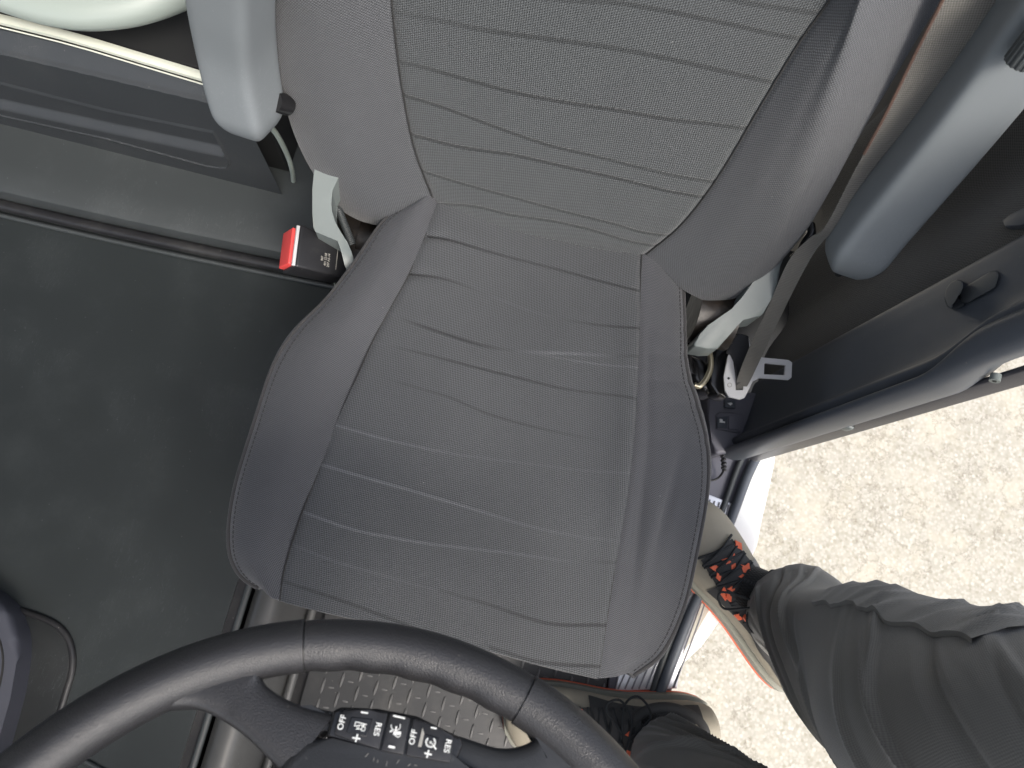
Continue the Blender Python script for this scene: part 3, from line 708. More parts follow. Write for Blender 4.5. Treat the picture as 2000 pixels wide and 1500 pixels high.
# ---- backrest
a14 = math.radians(14); J = np.array([0, P(1055, 450, 0)[1], -.02]); NB = np.array([0, -math.cos(a14), math.sin(a14)])
def BR(px, offs):
    px = np.array(px, float); s = np.r_[0, np.cumsum(np.linalg.norm(np.diff(px, axis=0), axis=1))]; s /= s[-1]
    o = np.interp(s, np.linspace(0, 1, len(offs)), offs)
    return np.array([V(x, y, J+NB*q, NB) for (x, y), q in zip(px, o)])
bLs = [(853, 407), (812, 300), (790, 200), (775, 100), (765, 0), (757, -120), (750, -260), (742, -420)]
bRs = [(1262, 497), (1330, 440), (1400, 350), (1490, 200), (1560, 85), (1620, 0), (1690, -120), (1760, -260), (1830, -420)]
bLsil = [(745, 427), (700, 419), (655, 391), (612, 330), (578, 262), (550, 170), (533, 90), (523, 0), (518, -120), (516, -260), (514, -420)]
bRedge = [(1380, 590), (1432, 566), (1482, 515), (1536, 430), (1585, 325), (1625, 225), (1662, 120), (1700, 0), (1745, -120), (1800, -260), (1860, -420)]
bRsil = [(1392, 592), (1450, 572), (1508, 525), (1570, 455), (1622, 370), (1682, 260), (1742, 160), (1800, 62), (1838, 0), (1905, -120), (1985, -260), (2070, -420)]
B_Ls, B_Rs = BR(bLs, [.002]), BR(bRs, [.002])
B_Ls, B_Rs = BR(bLs, [.002, .002]), BR(bRs, [.002, .002])
B_Lsil = BR(bLsil, [.004, -.004]); B_Redge = BR(bRedge, [.018, .022]); B_Rsil = BR(bRsil, [-.005, -.055, -.055])
B_Lmid = avg(B_Ls, B_Lsil, .5)+NB*.020; B_Ledge = avg(B_Ls, B_Lsil, .84)+NB*.016
B_Rmid = avg(B_Rs, B_Redge, .5)+NB*.009
B_Lback = smooth_line(B_Lsil, 60)-NB*.05+np.array([.012, 0, 0]); B_Rback = smooth_line(B_Rsil, 60)-NB*.05+np.array([-.02, 0, 0])
def bot(g_):   # tuck the lower edge rearwards (rows start at the bottom, so flip before and after)
    return None
def backsheet(name, curves, nr, nc, mat, **kw):
    """rows run from the top down so that the skirt becomes the rounded lower edge"""
    cs = [smooth_line(c, 60)[::-1] for c in curves]
    def sk(g_):
        l = g_[-1]; return np.array([l-NB*.004+[0, 0, -.0035], l-NB*.012+[0, 0, -.006], l-NB*.03+[0, 0, -.006], l-NB*.07])
    return sheet(name, cs, nr, nc, mat, seat, skirt=sk, **kw)
h = lambda pts: [(x*.5+700, y*.5) for x, y in pts]
bl = [(h([(300, -40), (850, 5), (1000, 12), (1200, 45), (1400, 85), (1600, 130), (1735, 155)]), [-.2, -.15, -.35, -.45, -.5, -.5, -.45], 6.5),
      (h([(135, 48), (270, 72), (500, 120), (750, 155), (1000, 190), (1250, 240), (1450, 285), (1638, 327)]), [-.15, -.3, -.5, -.5, -.45, -.5, -.5, -.45], 6.5),
      (h([(145, 240), (250, 262), (400, 305), (600, 360), (800, 400), (1000, 430), (1200, 465), (1400, 488), (1528, 505)]), [-.35, -.55, -.6, -.65, -.6, -.6, -.6, -.55, -.5], 5.2),
      (h([(168, 370), (300, 410), (450, 465), (600, 520), (750, 570), (900, 605), (1100, 655), (1250, 690), (1392, 712)]), [-.6, -.6, -.6, -.6, -.65, -.55, -.5, -.5, -.5], 4.2),
      (h([(202, 525), (400, 575), (600, 605), (800, 650), (1000, 695), (1200, 745), (1342, 770)]), [-.65]*7, 4.2),
      (h([(238, 665), (400, 715), (600, 770), (800, 825), (1000, 875), (1100, 905), (1217, 922)]), [-.6]*7, 3.0),
      (h([(288, 795), (450, 805), (600, 840), (750, 862), (900, 895), (1050, 940), (1167, 962)]), [-.6]*7, 3.0),
      (h([(100, -230), (500, -180), (1000, -90), (1500, 10), (1850, 60)]), [-.4]*5, 7)]
backsheet('backrest_panel', [B_Ls]+[avg(B_Ls, B_Rs, t)+NB*dz for t, dz in ((.06, .003), (.25, .007), (.5, .008), (.75, .007), (.94, .003))]+[B_Rs], 700, 460, M['back_c'], lines=bl, groove_l=.0014, groove_r=.0014)
backsheet('left_backrest_bolster', [B_Lback, B_Lsil, B_Ledge, B_Lmid, B_Ls], 300, 180, M['back_b'], groove_r=.0014)
backsheet('right_backrest_bolster', [B_Rs, B_Rmid, B_Redge, B_Rsil, B_Rback], 300, 220, plastic('x', (.1, .1, .1)) if 0 else M['back_b'], groove_l=.0014)
seamtube('seam', B_Ls, -.0006, .0008, M['seam']); seamtube('seam', B_Rs, -.0006, .0008, M['seam'])
tb = smooth_line(B_Lback, 20)[4:]; te = smooth_line(B_Rback, 20)[3:]
bs = np.array([[-.22, J[1]+.03, .02], [.20, J[1]+.03, .02], [.215, J[1]+.20, .62], [-.235, J[1]+.20, .62]])
bm = bmesh.new(); add_prism(bm, bs, bs+np.array([0, .06, .0])); from_bm('back_shell', bm, M['blackp'], seat, bev=.01)

# ---- side brackets, recliner, buckle
slab('side_shield', [(618, 300), (613, 337), (610, 370), (610, 416), (612, 444), (616, 453), (660, 470), (666, 490), (673, 518), (680, 533), (690, 522), (692, 510), (686, 490), (678, 472), (666, 454), (654, 434), (648, 412), (647, 396), (648, 374), (665, 340)], [.03, .02, .015, .01, .0, -.01, -.015, -.02, -.025, -.03, -.03, -.03, -.02, -.015, -.01, 0, .01, .012, .02, .03], .035, M['greyp'], seat, bev=.003, label='left grey green side shield of the seat')
slab('side_shield', [(1545, 480), (1521, 519), (1520, 550), (1508, 582), (1491, 613), (1482, 620), (1450, 622), (1438, 634), (1427, 652), (1403, 680), (1382, 681), (1357, 676), (1355, 670), (1367, 652), (1382, 635), (1405, 620), (1430, 605), (1450, 585), (1462, 560), (1487, 530), (1510, 480)], [.03, .02, .02, .01, .0, -.005, -.01, -.015, -.02, -.03, -.03, -.03, -.03, -.03, -.02, -.015, -.01, .0, .01, .02, .03], .035, M['greyp'], seat, bev=.003, label='right pale grey side shield of the seat')
rc = P(700, 450, -.05)
tube('recliner', [rc+[-.0, .0, -.03], rc+[.03, .0, -.03]], .028, M['rust'], seat, nseg=28, up=(0, 1, 0))
slab('recliner_plate', [(655, 395), (690, 405), (742, 430), (735, 455), (705, 505), (694, 530), (675, 480), (655, 440)], -.060, .02, M['rust'], seat, bev=.003)
rc2 = P(1390, 612, -.05)
tube('recliner', [rc2+[-.02, 0, -.012], rc2+[.028, 0, -.012]], .036, M['rust'], seat, nseg=28, up=(0, 1, 0))
def coil(a, b, turns, R_, r, mat, name='spring', parent=seat):
    t = np.linspace(0, 1, turns*14); a = np.array(a); b = np.array(b); ax = (b-a)/np.linalg.norm(b-a)
    n1 = np.cross(ax, [0, 0, 1]); n1 /= np.linalg.norm(n1); n2 = np.cross(ax, n1)
    p = a+(b-a)*t[:, None]+R_*(np.cos(t*turns*2*np.pi)[:, None]*n1+np.sin(t*turns*2*np.pi)[:, None]*n2)
    return tube(name, p, r, mat, parent, nseg=6)
coil(P(660, 405, -.03), P(688, 478, -.04), 22, .0035, .0012, M['ledge'])
coil(P(1432, 575, -.03), P(1412, 612, -.04), 14, .003, .0011, M['ledge'])
tube('lock_ring', [P(x, y, -.10) for x, y in ((1384, 683), (1388, 700), (1387, 722), (1378, 742), (1366, 754), (1356, 752))], .0035, M['brass'], seat, n=40, nseg=10)
tube('adjuster_lever', [P(x, y, -.10) for x, y in ((1365, 640), (1350, 660), (1345, 700), (1350, 730))], .004, M['gloss'], seat, n=30)
slab('adjuster_housing', [(1345, 690), (1375, 700), (1400, 735), (1408, 772), (1375, 765), (1352, 740)], -.13, .05, M['gloss'], seat, bev=.008)

# buckle with its red button: stalk leans towards the tunnel
ax_ = np.array([-.78, -.15, .62]); ax_ /= np.linalg.norm(ax_)
wd = np.array([-.16, 1, 0.0]); wd -= wd.dot(ax_)*ax_; wd /= np.linalg.norm(wd); nm = np.cross(wd, ax_)
if nm[2] < 0: nm = -nm
bc = P(617, 502, -.045)
buck = None
bm = bmesh.new()
def ring(t, hw, hn): return [bc+ax_*t+wd*a*hw+nm*b*hn for a, b in ((-1, -1), (1, -1), (1, 1), (-1, 1))]
r_ = [ring(-.040, .014, .011), ring(-.032, .020, .014), ring(.030, .0255, .0175)]
vv = [[bm.verts.new(tuple(p)) for p in q] for q in r_]
bm.faces.new(vv[0][::-1]); bm.faces.new(vv[-1])
for a in range(2):
    for b in range(4): bm.faces.new((vv[a][b], vv[a][(b+1) % 4], vv[a+1][(b+1) % 4], vv[a+1][b]))
buck = from_bm('buckle', bm, M['blackp'], seat, bev=.003, label='black seat belt buckle with red release button')
bm = bmesh.new(); add_box(bm, bc+ax_*.0325+nm*-.002, ax_, wd, nm, .007, .043, .025); from_bm('release_button', bm, M['red'], buck, bev=.0018)
bm = bmesh.new(); add_box(bm, bc+ax_*.0312+nm*.0135, ax_, wd, nm, .004, .047, .003); from_bm('slot_plate', bm, M['steel'], buck, bev=.0006)
bm = bmesh.new(); add_box(bm, bc-ax_*.018+nm*.0162, ax_, wd, nm, .0005, .028, .0004); from_bm('edge_mark', bm, M['markg'], buck)
tube('cable', [P(640, 536, -.12), P(648, 541, -.11), P(654, 552, -.12), P(656, 565, -.15)], .0016, M['cream'], seat, n=20, nseg=8)

def text(name, s, o, ux, uy, size, mat, parent, ext=.00015):
    cu_ = bpy.data.curves.new('t', 'FONT'); cu_.body = s; cu_.size = 1; cu_.align_x = 'CENTER'; cu_.align_y = 'CENTER'; cu_.offset = .012; cu_.extrude = .01; cu_.resolution_u = 3
    ob_ = bpy.data.objects.new('t', cu_); COL.objects.link(ob_); bpy.context.view_layer.update()
    me = bpy.data.meshes.new_from_object(ob_.evaluated_get(bpy.context.evaluated_depsgraph_get()))
    bpy.data.objects.remove(ob_)
    ux = np.array(ux)/np.linalg.norm(ux); uy = np.array(uy)-np.array(uy).dot(ux)*ux; uy /= np.linalg.norm(uy); uz = np.cross(ux, uy)
    n = len(me.vertices); co = np.empty(n*3); me.vertices.foreach_get('co', co); co = co.reshape(-1, 3)
    co = np.array(o)+size*(co[:, :1]*ux+co[:, 1:2]*uy)+co[:, 2:]/.01*ext*uz
    me.vertices.foreach_set('co', co.ravel()); me.materials.clear(); me.materials.append(mat)
    me.update(); o_ = bpy.data.objects.new(name, me); return link(o_, parent)
for k, s in enumerate(('207 A5-14', '401 22.08', '907')):
    text('stamped_text', s, bc-ax_*(.008-.004*k)+nm*.0166+wd*-.006, wd, -ax_ if np.cross(wd, -ax_)@nm > 0 else ax_, .0038, M['markg'], buck)

# ---- armrests, folded up beside the backrest
def armrest(name, path, w, d, up_, label, crease):
    a = np.linspace(0, 2*np.pi, 64, endpoint=False); e_ = .34
    sec_ = np.stack([np.sign(np.cos(a))*np.abs(np.cos(a))**e_*d, np.sign(np.sin(a))*np.abs(np.sin(a))**e_*w], -1)
    n = 60; p = smooth_line(path, n); t = np.linspace(0, 1, n)
    s = np.r_[0, np.cumsum(np.linalg.norm(np.diff(p, axis=0), axis=1))]
    r = np.sqrt(np.clip(1-np.clip(1-s/.035, 0, 1)**2, .0004, 1))
    v, f, uv = tube_geo(p, r, sec=sec_, up=up_)
    return mesh(name, v, f, M['armp'], seat, smooth=70, uv=uv, label=label)
pa = [P(1640, 534, .085), P(1705, 445, .13), P(1808, 318, .195), P(1911, 186, .26), P(2035, 20, .33), P(2150, -150, .39)]
arR = armrest('armrest', pa, .0275, .027, np.array([.02, -.75, .55]), 'right blue grey armrest folded up, with a ribbed knob', 1)
pb = [P(500, 262, .085), P(478, 180, .13), P(462, 90, .18), P(452, 0, .235), P(446, -120, .30), P(440, -260, .37)]
arL = armrest('armrest', pb, .027, .028, np.array([-.15, -.7, .4]), 'left blue grey armrest folded up beside the backrest', -1)
tube('pivot', [P(535, 198, .12), P(562, 205, .105)], .010, M['gloss'], seat, nseg=20)
tube('pivot_hole', [pa[0]-[0, 0, 0], pa[0]+np.array([-.002, -.0, .001])], .004, M['dark'], arR, nseg=12)
# recess and knob of the right armrest
kc = P(2008, 100, .335)
kd = (pa[4]-pa[3])/np.linalg.norm(pa[4]-pa[3])
a = np.linspace(0, 2*np.pi, 96, endpoint=False); ks = np.stack([np.cos(a)*(1+.05*np.sign(np.sin(a*16))), np.sin(a)*(1+.05*np.sign(np.sin(a*16)))], -1)
tube('knob', [kc-kd*.010, kc-kd*.0088, kc+kd*.03], [.0085, .0105, .0105], M['ledge'], arR, sec=ks, smooth=20)

finish_empty(seat)

# ================================================================== SEAT BELT
belt = empty('seat_belt', P(1440, 770, -.12), 'seat belt webbing running up beside the backrest, with bare steel tongue', 'seat belt')
sb_ = [((1436, 764), (1454, 764), -.10), ((1442, 735), (1468, 738), -.085), ((1463, 680), (1488, 696), -.055), ((1500, 600), (1528, 612), -.0), ((1540, 510), (1568, 532), .055), ((1580, 466), (1596, 484), .085), ((1611, 444), (1626, 450), .11), ((1668, 336), (1700, 340), .155), ((1728, 226), (1784, 232), .215), ((1790, 100), (1880, 108), .275), ((1841, 0), (1962, 0), .32), ((1890, -110), (2045, -100), .36), ((1950, -260), (2150, -240), .40)]
A = smooth_line([P(*a, z) for a, b, z in sb_], 160); Bv = smooth_line([P(*b, z) for a, b, z in sb_], 160)
nrm = np.cross(Bv-A, np.gradient(A, axis=0)); nrm /= np.linalg.norm(nrm, axis=1)[:, None]
t = np.linspace(0, 1, 13); g_ = A[:, None]*(1-t)[None, :, None]+Bv[:, None]*t[None, :, None]
back = g_-nrm[:, None]*.0015
G = np.concatenate([g_, back[:, ::-1]], axis=1)
s = np.r_[0, np.cumsum(np.linalg.norm(np.diff(A, axis=0), axis=1))]
uv = np.stack(np.broadcast_arrays(np.r_[t, t[::-1]][None]*.046, s[:, None]), -1).reshape(-1, 2)
mesh('webbing', G.reshape(-1, 3), grid_faces(160, 26, closed=True), M['belt'], belt, uv=uv, smooth=50)
tube('webbing_edge', A[92:], .0016, fabric('brown belt edge', (.10, .06, .045), .002, .002, twill=False), belt, nseg=6)
# lower black webbing from the reel
lw = [((1362, 700), (1400, 770), -.16), ((1395, 690), (1425, 760), -.13), ((1425, 655), (1445, 720), -.11)]
slab('reel_cover', [(1405, 655), (1440, 648), (1452, 660), (1425, 690), (1415, 720), (1414, 760), (1424, 778), (1400, 772), (1385, 750), (1385, 710)], -.118, .03, M['gloss'], belt, bev=.005)
ZTG = -.095
outl = [(1421, 700), (1430, 672), (1445, 655), (1462, 660), (1470, 690), (1481, 696), (1488, 698), (1540, 703), (1547, 708), (1546, 737), (1540, 742), (1484, 738), (1470, 745), (1462, 762), (1454, 777), (1446, 780), (1424, 775), (1416, 762), (1414, 735)]
slot1 = [(1493, 709), (1534, 713), (1532, 733), (1492, 731)]; slot2 = [(1436, 700), (1448, 700), (1452, 762), (1437, 762)]
def plate_holes(name, outer_, holes, z, th, mat, parent):
    bm = bmesh.new(); loops = []
    for lp in [outer_]+holes:
        vs_ = [bm.verts.new(tuple(P(x, y, z))) for x, y in lp]
        loops.append([bm.edges.new((vs_[i], vs_[(i+1) % len(vs_)])) for i in range(len(vs_))])
    bmesh.ops.triangle_fill(bm, edges=[e for l in loops for e in l], use_beauty=True)
    r = bmesh.ops.extrude_face_region(bm, geom=list(bm.faces))
    bmesh.ops.translate(bm, verts=[v for v in r['geom'] if isinstance(v, bmesh.types.BMVert)], vec=(0, 0, -th))
    return from_bm(name, bm, mat, parent)
tg = plate_holes('tongue', outl, [slot1, slot2], ZTG, .003, M['steel'], belt)
slab('tongue_cover', [(1419, 690), (1428, 668), (1443, 650), (1462, 655), (1466, 690), (1452, 745), (1440, 752), (1437, 705), (1430, 690)], ZTG+.004, .004, M['blackp'], tg, bev=.0015)
tube('rivet', [P(1423, 739, ZTG+.0004), P(1423, 739, ZTG+.0006)], .0016, M['dark'], tg, nseg=12)
tube('stamp', np.array([P(1425+4*math.cos(a), 752+4*math.sin(a), ZTG+.0002) for a in np.linspace(0, 6.2, 16)]), .0004, M['markg'], tg, nseg=6)
# belt guide on the backrest side
bg = empty('belt_guide', P(1572, 478, .05), 'glossy black belt guide hook at the lower right edge of the backrest', 'belt guide')
tube('hook', [P(x, y, z) for x, y, z in ((1583, 440, .05), (1584, 456, .055), (1576, 470, .055), (1570, 480, .05), (1566, 492, .04))], .005, M['gloss'], bg, n=24)
slab('foot', [(1548, 495), (1570, 478), (1573, 490), (1562, 498)], .04, .012, M['gloss'], bg, bev=.002)
finish_empty(bg); finish_empty(belt)

# ================================================================== STEERING WHEEL
a20 = math.radians(20); WNm = np.array([0, math.sin(a20), math.cos(a20)]); WU = np.array([1.0, 0, 0]); WV = np.cross(WNm, WU)
WC = np.array([0, -.28, .36])-.007*WU+.015*WV; RM, rm = .2135, .0145
wheel = empty('steering_wheel', WC-WNm*.3, 'black leather steering wheel with printed button pods, in front of the seat', 'steering wheel')
def G_(px, py, off=0): return V(px, py, WC+WNm*off, WNm)
def wang(px, py):
    q = G_(px, py)-WC; return math.atan2(q@WV, q@WU)
aL, aR = wang(598, 1255), wang(1022, 1365)
def rimseg(name, a0, a1, mat, n, rmul=1.0, scallop=0):
    t = np.linspace(a0, a1, n); sec_a = np.linspace(0, 2*np.pi, 40, endpoint=False); vs = []
    for a in t:
        e = WU*math.cos(a)+WV*math.sin(a)
        for b in sec_a:
            inner = max(0, -math.cos(b))
            rr_ = rm*rmul*(1+.10*max(0, math.sin(b))*0)+scallop*inner**3*(.5+.5*math.cos(a*52))
            vs.append(WC+e*(RM+rr_*math.cos(b)*.98)+WNm*rr_*1.08*math.sin(b))
    m = 40; f = [tuple(q) for q in grid_faces(n, m, closed=True)]+[tuple(range(m))[::-1], tuple((n-1)*m+j for j in range(m))]
    return mesh(name, vs, f, mat, wheel, smooth=60)
gap = .0022
rimseg('rim_grip', aR+gap, aL-gap, M['leather'], 120, 1.0, .0009) if aL > aR else rimseg('rim_grip', aL+gap, aR-gap, M['leather'], 120, 1.0, .0009)
lo_, hi_ = min(aL, aR), max(aL, aR)
rimseg('rim', hi_+gap, lo_-gap+2*math.pi, M['leather'], 360, 1.05)
for aa in (lo_, hi_):
    e = WU*math.cos(aa)+WV*math.sin(aa); tn = -WU*math.sin(aa)+WV*math.cos(aa)
    tube('joint', [WC+e*RM-tn*.0022, WC+e*RM+tn*.0022], rm*.94, M['smoothw'], wheel, nseg=32)
def wplate(name, px, off, th, mat, bev, parent=wheel, rn=0, seg=4, **kw):
    top = np.array([G_(x, y, off) for x, y in px])
    if rn: top = closed_line(top, rn)
    bm = bmesh.new(); add_prism(bm, top, top-WNm*th); return from_bm(name, bm, mat, parent, bev, seg, **kw)
def spoke(name, A_, B_, off, th, mat):
    """blade between two edge curves, thickest along the middle"""
    A3 = smooth_line([G_(x, y, off) for x, y in A_], 60); B3 = smooth_line([G_(x, y, off) for x, y in B_], 60)
    m = 28; b = np.linspace(0, 2*np.pi, m, endpoint=False); vs = []
    ex = .55
    for i in range(60):
        c = (A3[i]+B3[i])/2; d_ = (B3[i]-A3[i])/2
        for q in b:
            cq = np.sign(np.cos(q))*abs(np.cos(q))**ex; sq = np.sign(np.sin(q))*abs(np.sin(q))**ex
            vs.append(c+d_*cq+WNm*th*sq)
    f = [tuple(q) for q in grid_faces(60, m, closed=True)]+[tuple(range(m))[::-1], tuple(59*m+j for j in range(m))]
    return mesh(name, vs, f, mat, wheel, smooth=70)
spoke('spoke', [(300, 1388), (340, 1386), (385, 1386), (430, 1405), (478, 1438), (520, 1478), (560, 1520)],
               [(350, 1335), (440, 1300), (515, 1292), (512, 1325), (533, 1350), (575, 1374), (620, 1388), (660, 1395)], -.003, .0105, M['leather'])
spoke('spoke', [(1120, 1480), (1060, 1400), (1015, 1388), (1022, 1412), (1045, 1430), (1030, 1452), (975, 1462), (900, 1440), (860, 1430)],
               [(1240, 1620), (1200, 1580), (1150, 1560), (1110, 1550), (1080, 1550), (1050, 1560), (1000, 1570), (950, 1580), (900, 1580)], -.004, .009, M['smoothw'])
wplate('spoke_cover', [(500, 1448), (506, 1432), (535, 1385), (570, 1372), (605, 1384), (650, 1388), (645, 1430), (590, 1440), (565, 1465), (548, 1500), (520, 1470)], .004, .018, M['smoothw'], .004)
wplate('hub_cover', [(560, 1475), (600, 1437), (650, 1442), (760, 1470), (880, 1500), (960, 1500), (1010, 1560), (1000, 1900), (820, 2160), (560, 2160), (420, 1900), (470, 1620)], .008, .05, M['smoothw'], .008)
pod = wplate('switch_pod', [(636, 1440), (650, 1388), (665, 1380), (740, 1384), (815, 1398), (900, 1440), (905, 1455), (886, 1500), (760, 1475)], .007, .02, M['gloss'], .003)
def key(px, label=None):
    return wplate('button', px, .0115, .006, M['blackp'], .0012, pod, seg=2)
k1 = key([(652, 1434), (660, 1400), (672, 1385), (718, 1386), (758, 1391), (741, 1464)])
k2 = key([(762, 1392), (802, 1402), (788, 1474), (744, 1465)])
k3 = key([(807, 1403), (850, 1416), (886, 1437), (880, 1490), (792, 1475)])
wplate('dial_recess', [(686, 1400), (728, 1404), (716, 1440), (676, 1430)], .0122, .001, M['gloss'], .0004, k1, seg=1)
wplate('dial_recess', [(826, 1432), (858, 1441), (848, 1470), (818, 1462)], .0122, .001, M['gloss'], .0004, k3, seg=1)
wplate('light_bar', [(816, 1458), (825, 1421), (829, 1432), (823, 1459)], .0124, .001, M['markg'], .0001, k3, seg=1)
PR = .0128
ih = np.array(G_(800, 1400))-np.array(G_(700, 1378)); ih /= np.linalg.norm(ih)           # along the row, to the right
iv = np.cross(WNm, ih); iv = iv if (iv@(G_(700, 1300)-G_(700, 1400))) > 0 else -iv        # up in the picture
def ink(parts, parent, mat=None):
    v, f = merge(parts); return mesh('printed_symbol', v, f, mat or M['mark'], parent)
def stroke(pts, w):
    pts = np.array([G_(x, y, PR-.0004) for x, y in pts])
    out = []
    for a, b in zip(pts[:-1], pts[1:]):
        d_ = b-a; L_ = np.linalg.norm(d_); d_ /= L_; n_ = np.cross(WNm, d_)*w/2; d_ = d_*w*.25; n_ = n_*.75
        q = [a-d_-n_, b+d_-n_, b+d_+n_, a-d_+n_]; q2 = [p+WNm*.0004 for p in q]
        out.append((np.array(q+q2), [(4, 5, 6, 7), (0, 1, 5, 4), (1, 2, 6, 5), (2, 3, 7, 6), (3, 0, 4, 7)]))
    return out
def arc(cx_, cy_, r, a0, a1, n=12): return [(cx_+r*math.cos(math.radians(a)), cy_+r*math.sin(math.radians(a))) for a in np.linspace(a0, a1, n)]
w1 = .00055
text('printed_text', 'OFF', G_(668, 1411, PR), iv*1.0+ih*.0, -ih, .0044, M['mark'], k1)
text('printed_text', 'RES', G_(737, 1424, PR), -iv, ih, .0044, M['mark'], k1)
text('printed_text', 'OFF', G_(807, 1440, PR), iv, -ih, .0044, M['mark'], k3)
text('printed_text', 'RES', G_(874, 1457, PR), -iv, ih, .0044, M['mark'], k3)
ink(stroke([(706, 1391), (718, 1393)], .0010)+stroke([(689, 1441), (703, 1443)], .0011)+stroke([(698, 1435), (695, 1448)], .0011)
    + stroke([(695, 1410), (692, 1418), (716, 1415), (695, 1410)], w1)+stroke([(696, 1424), (706, 1424)], w1)+stroke(arc(699, 1420, 2.2, 0, 360), .0004)+stroke(arc(709, 1419, 2.2, 0, 360), .0004)
    + stroke([(707, 1421), (706, 1427), (711, 1428), (713, 1424), (713, 1420), (708, 1419)], w1), k1)
ink(stroke([(769, 1398), (790, 1403)], .0011)+stroke([(760, 1458), (770, 1460)], .0015)+stroke(arc(773, 1418, 9, -20, 195), w1)+stroke([(774, 1420), (773, 1427)], .0012)
    + stroke([(762, 1429), (766, 1427)], .0010)+stroke([(770, 1432), (781, 1432)], .0022)+stroke([(771, 1436), (777, 1440), (782, 1437)], w1), k2)
ink(stroke([(842, 1421), (852, 1423)], .0010)+stroke([(830, 1471), (842, 1474)], .0011)+stroke([(837, 1466), (834, 1479)], .0011)
    + stroke(arc(841, 1450, 9.5, -50, 235), .0008)+stroke([(841, 1450), (847, 1456)], w1)+stroke(arc(841, 1450, 1.2, 0, 360, 8), .0010)+stroke([(848, 1458), (851, 1463)], .0010)
    + [s_ for a in range(-20, 220, 34) for s_ in stroke([(841+9*math.cos(math.radians(a)), 1450+9*math.sin(math.radians(a))), (841+6.6*math.cos(math.radians(a)), 1450+6.6*math.sin(math.radians(a)))], .0005)], k3)
# fine scratches on the hub
sc = []
for x, y, l, an in ((713, 1477, 9, -50), (730, 1478, 7, 95), (738, 1483, 5, 100), (756, 1486, 9, 100), (775, 1490, 9, -55), (797, 1495, 7, -40), (810, 1493, 5, 10)):
    sc += stroke([(x, y), (x+l*math.cos(math.radians(an)), y+l*math.sin(math.radians(an)))], .0003)
v, f = merge(sc); mesh('scratches', v-WNm*.0042, f, M['markg'], wheel)
tube('column', [WC-WNm*.03, WC-WNm*.30], [.05, .07], M['blackp'], wheel, nseg=32)
finish_empty(wheel)

# ================================================================== PERSON (legs and shoes in view)
per = empty('person', (.45, -.08, ZM), 'person standing in the doorway in dark charcoal trousers and tan hiking shoes', 'person')
def leg(path, rad, seed, mat, name, label=None, cuff=0):
    n, m = 420, 200; q = smooth_line(np.c_[path, rad], n); p, r = q[:, :3], q[:, 3]
    T, Nn, B = frames(p, up=(0, 1, 0)); a = np.linspace(0, 2*np.pi, m, endpoint=False)
    s = np.r_[0, np.cumsum(np.linalg.norm(np.diff(p, axis=0), axis=1))]
    rg = np.random.default_rng(seed); S, A_ = np.meshgrid(s, a, indexing='ij')
    d = np.zeros_like(S)
    # slanting drag folds with sharp crests
    for k in range(40):
        s0 = rg.uniform(0, s[-1]); a0 = rg.uniform(0, 2*np.pi); sl = rg.uniform(.07, .20)*(1 if seed == 3 else -1); wd_ = rg.uniform(.006, .014); ext = rg.uniform(.7, 1.5); amp = rg.uniform(.0035, .008)*rg.choice([1, 1, -1])
        da = (A_-a0+np.pi) % (2*np.pi)-np.pi; x_ = (S-s0-sl*da-.010*da**2)/wd_
        d += amp*np.clip(1-np.abs(np.where(x_ > 0, x_*1.1, x_*.45)), 0, 1)**1.3*np.exp(-(da/ext)**2)
    d += .004*np.sin(A_*3+S*13+seed)+.003*np.sin(A_*2-S*21)
    R2 = r[:, None]+d*np.clip(S/.02, .3, 1)
    vs = p[:, None]+R2[..., None]*(np.cos(a)[None, :, None]*Nn[:, None]+np.sin(a)[None, :, None]*B[:, None])
    inn = p[0]+(vs[0]-p[0])*.93+T[0]*.03; inn0 = p[0]+(vs[0]-p[0])*.93
    vs = np.concatenate([inn[None], inn0[None], vs])
    f = [tuple(x) for x in grid_faces(n+2, m, closed=True)]+[tuple((n+1)*m+j for j in range(m))]
    uv = np.stack([np.broadcast_to(A_*.08, A_.shape), S], -1); uv = np.concatenate([uv[:1], uv[:1], uv]).reshape(-1, 2)
    mesh(name, vs.reshape(-1, 3), f, mat, per, smooth=80, uv=uv, label=label); return vs[2:]
# leg 1 (upper in the picture) and leg 2 (partly behind the wheel)
hipc = np.array([.40, -.15, .60])
l1 = [P(1560, 1202, -.25), P(1600, 1236, -.18), P(1650, 1284, -.08), P(1760, 1350, .05), P(1868, 1418, .15), np.array([.412, -.058, .27]), np.array([.44, -.075, .38]), np.array([.50, -.10, .49])]
tr1 = leg(l1, [.070, .068, .076, .086, .092, .094, .098, .11], 3, M['trouser'], 'trouser_leg')
l2 = [P(1312, 1490, -.25), P(1345, 1535, -.18), P(1400, 1620, -.08), P(1500, 1740, .02)]
l2 += [l2[-1]+np.array([.09, -.02, .15]), l2[-1]+np.array([.22, -.02, .36])]
tr2 = leg(l2, [.055, .062, .070, .078, .085, .09], 11, M['trouser'], 'trouser_leg')
tube('ankle', [P(1462, 1150, -.285), P(1510, 1175, -.26), P(1590, 1225, -.20)], [.034, .036, .040], M['sock'], per, n=20, nseg=40)
tube('ankle', [P(1262, 1432, -.29), P(1290, 1460, -.265), P(1312, 1495, -.21), P(1345, 1535, -.16)], [.038, .038, .042, .045], M['sock'], per, n=20, nseg=40)
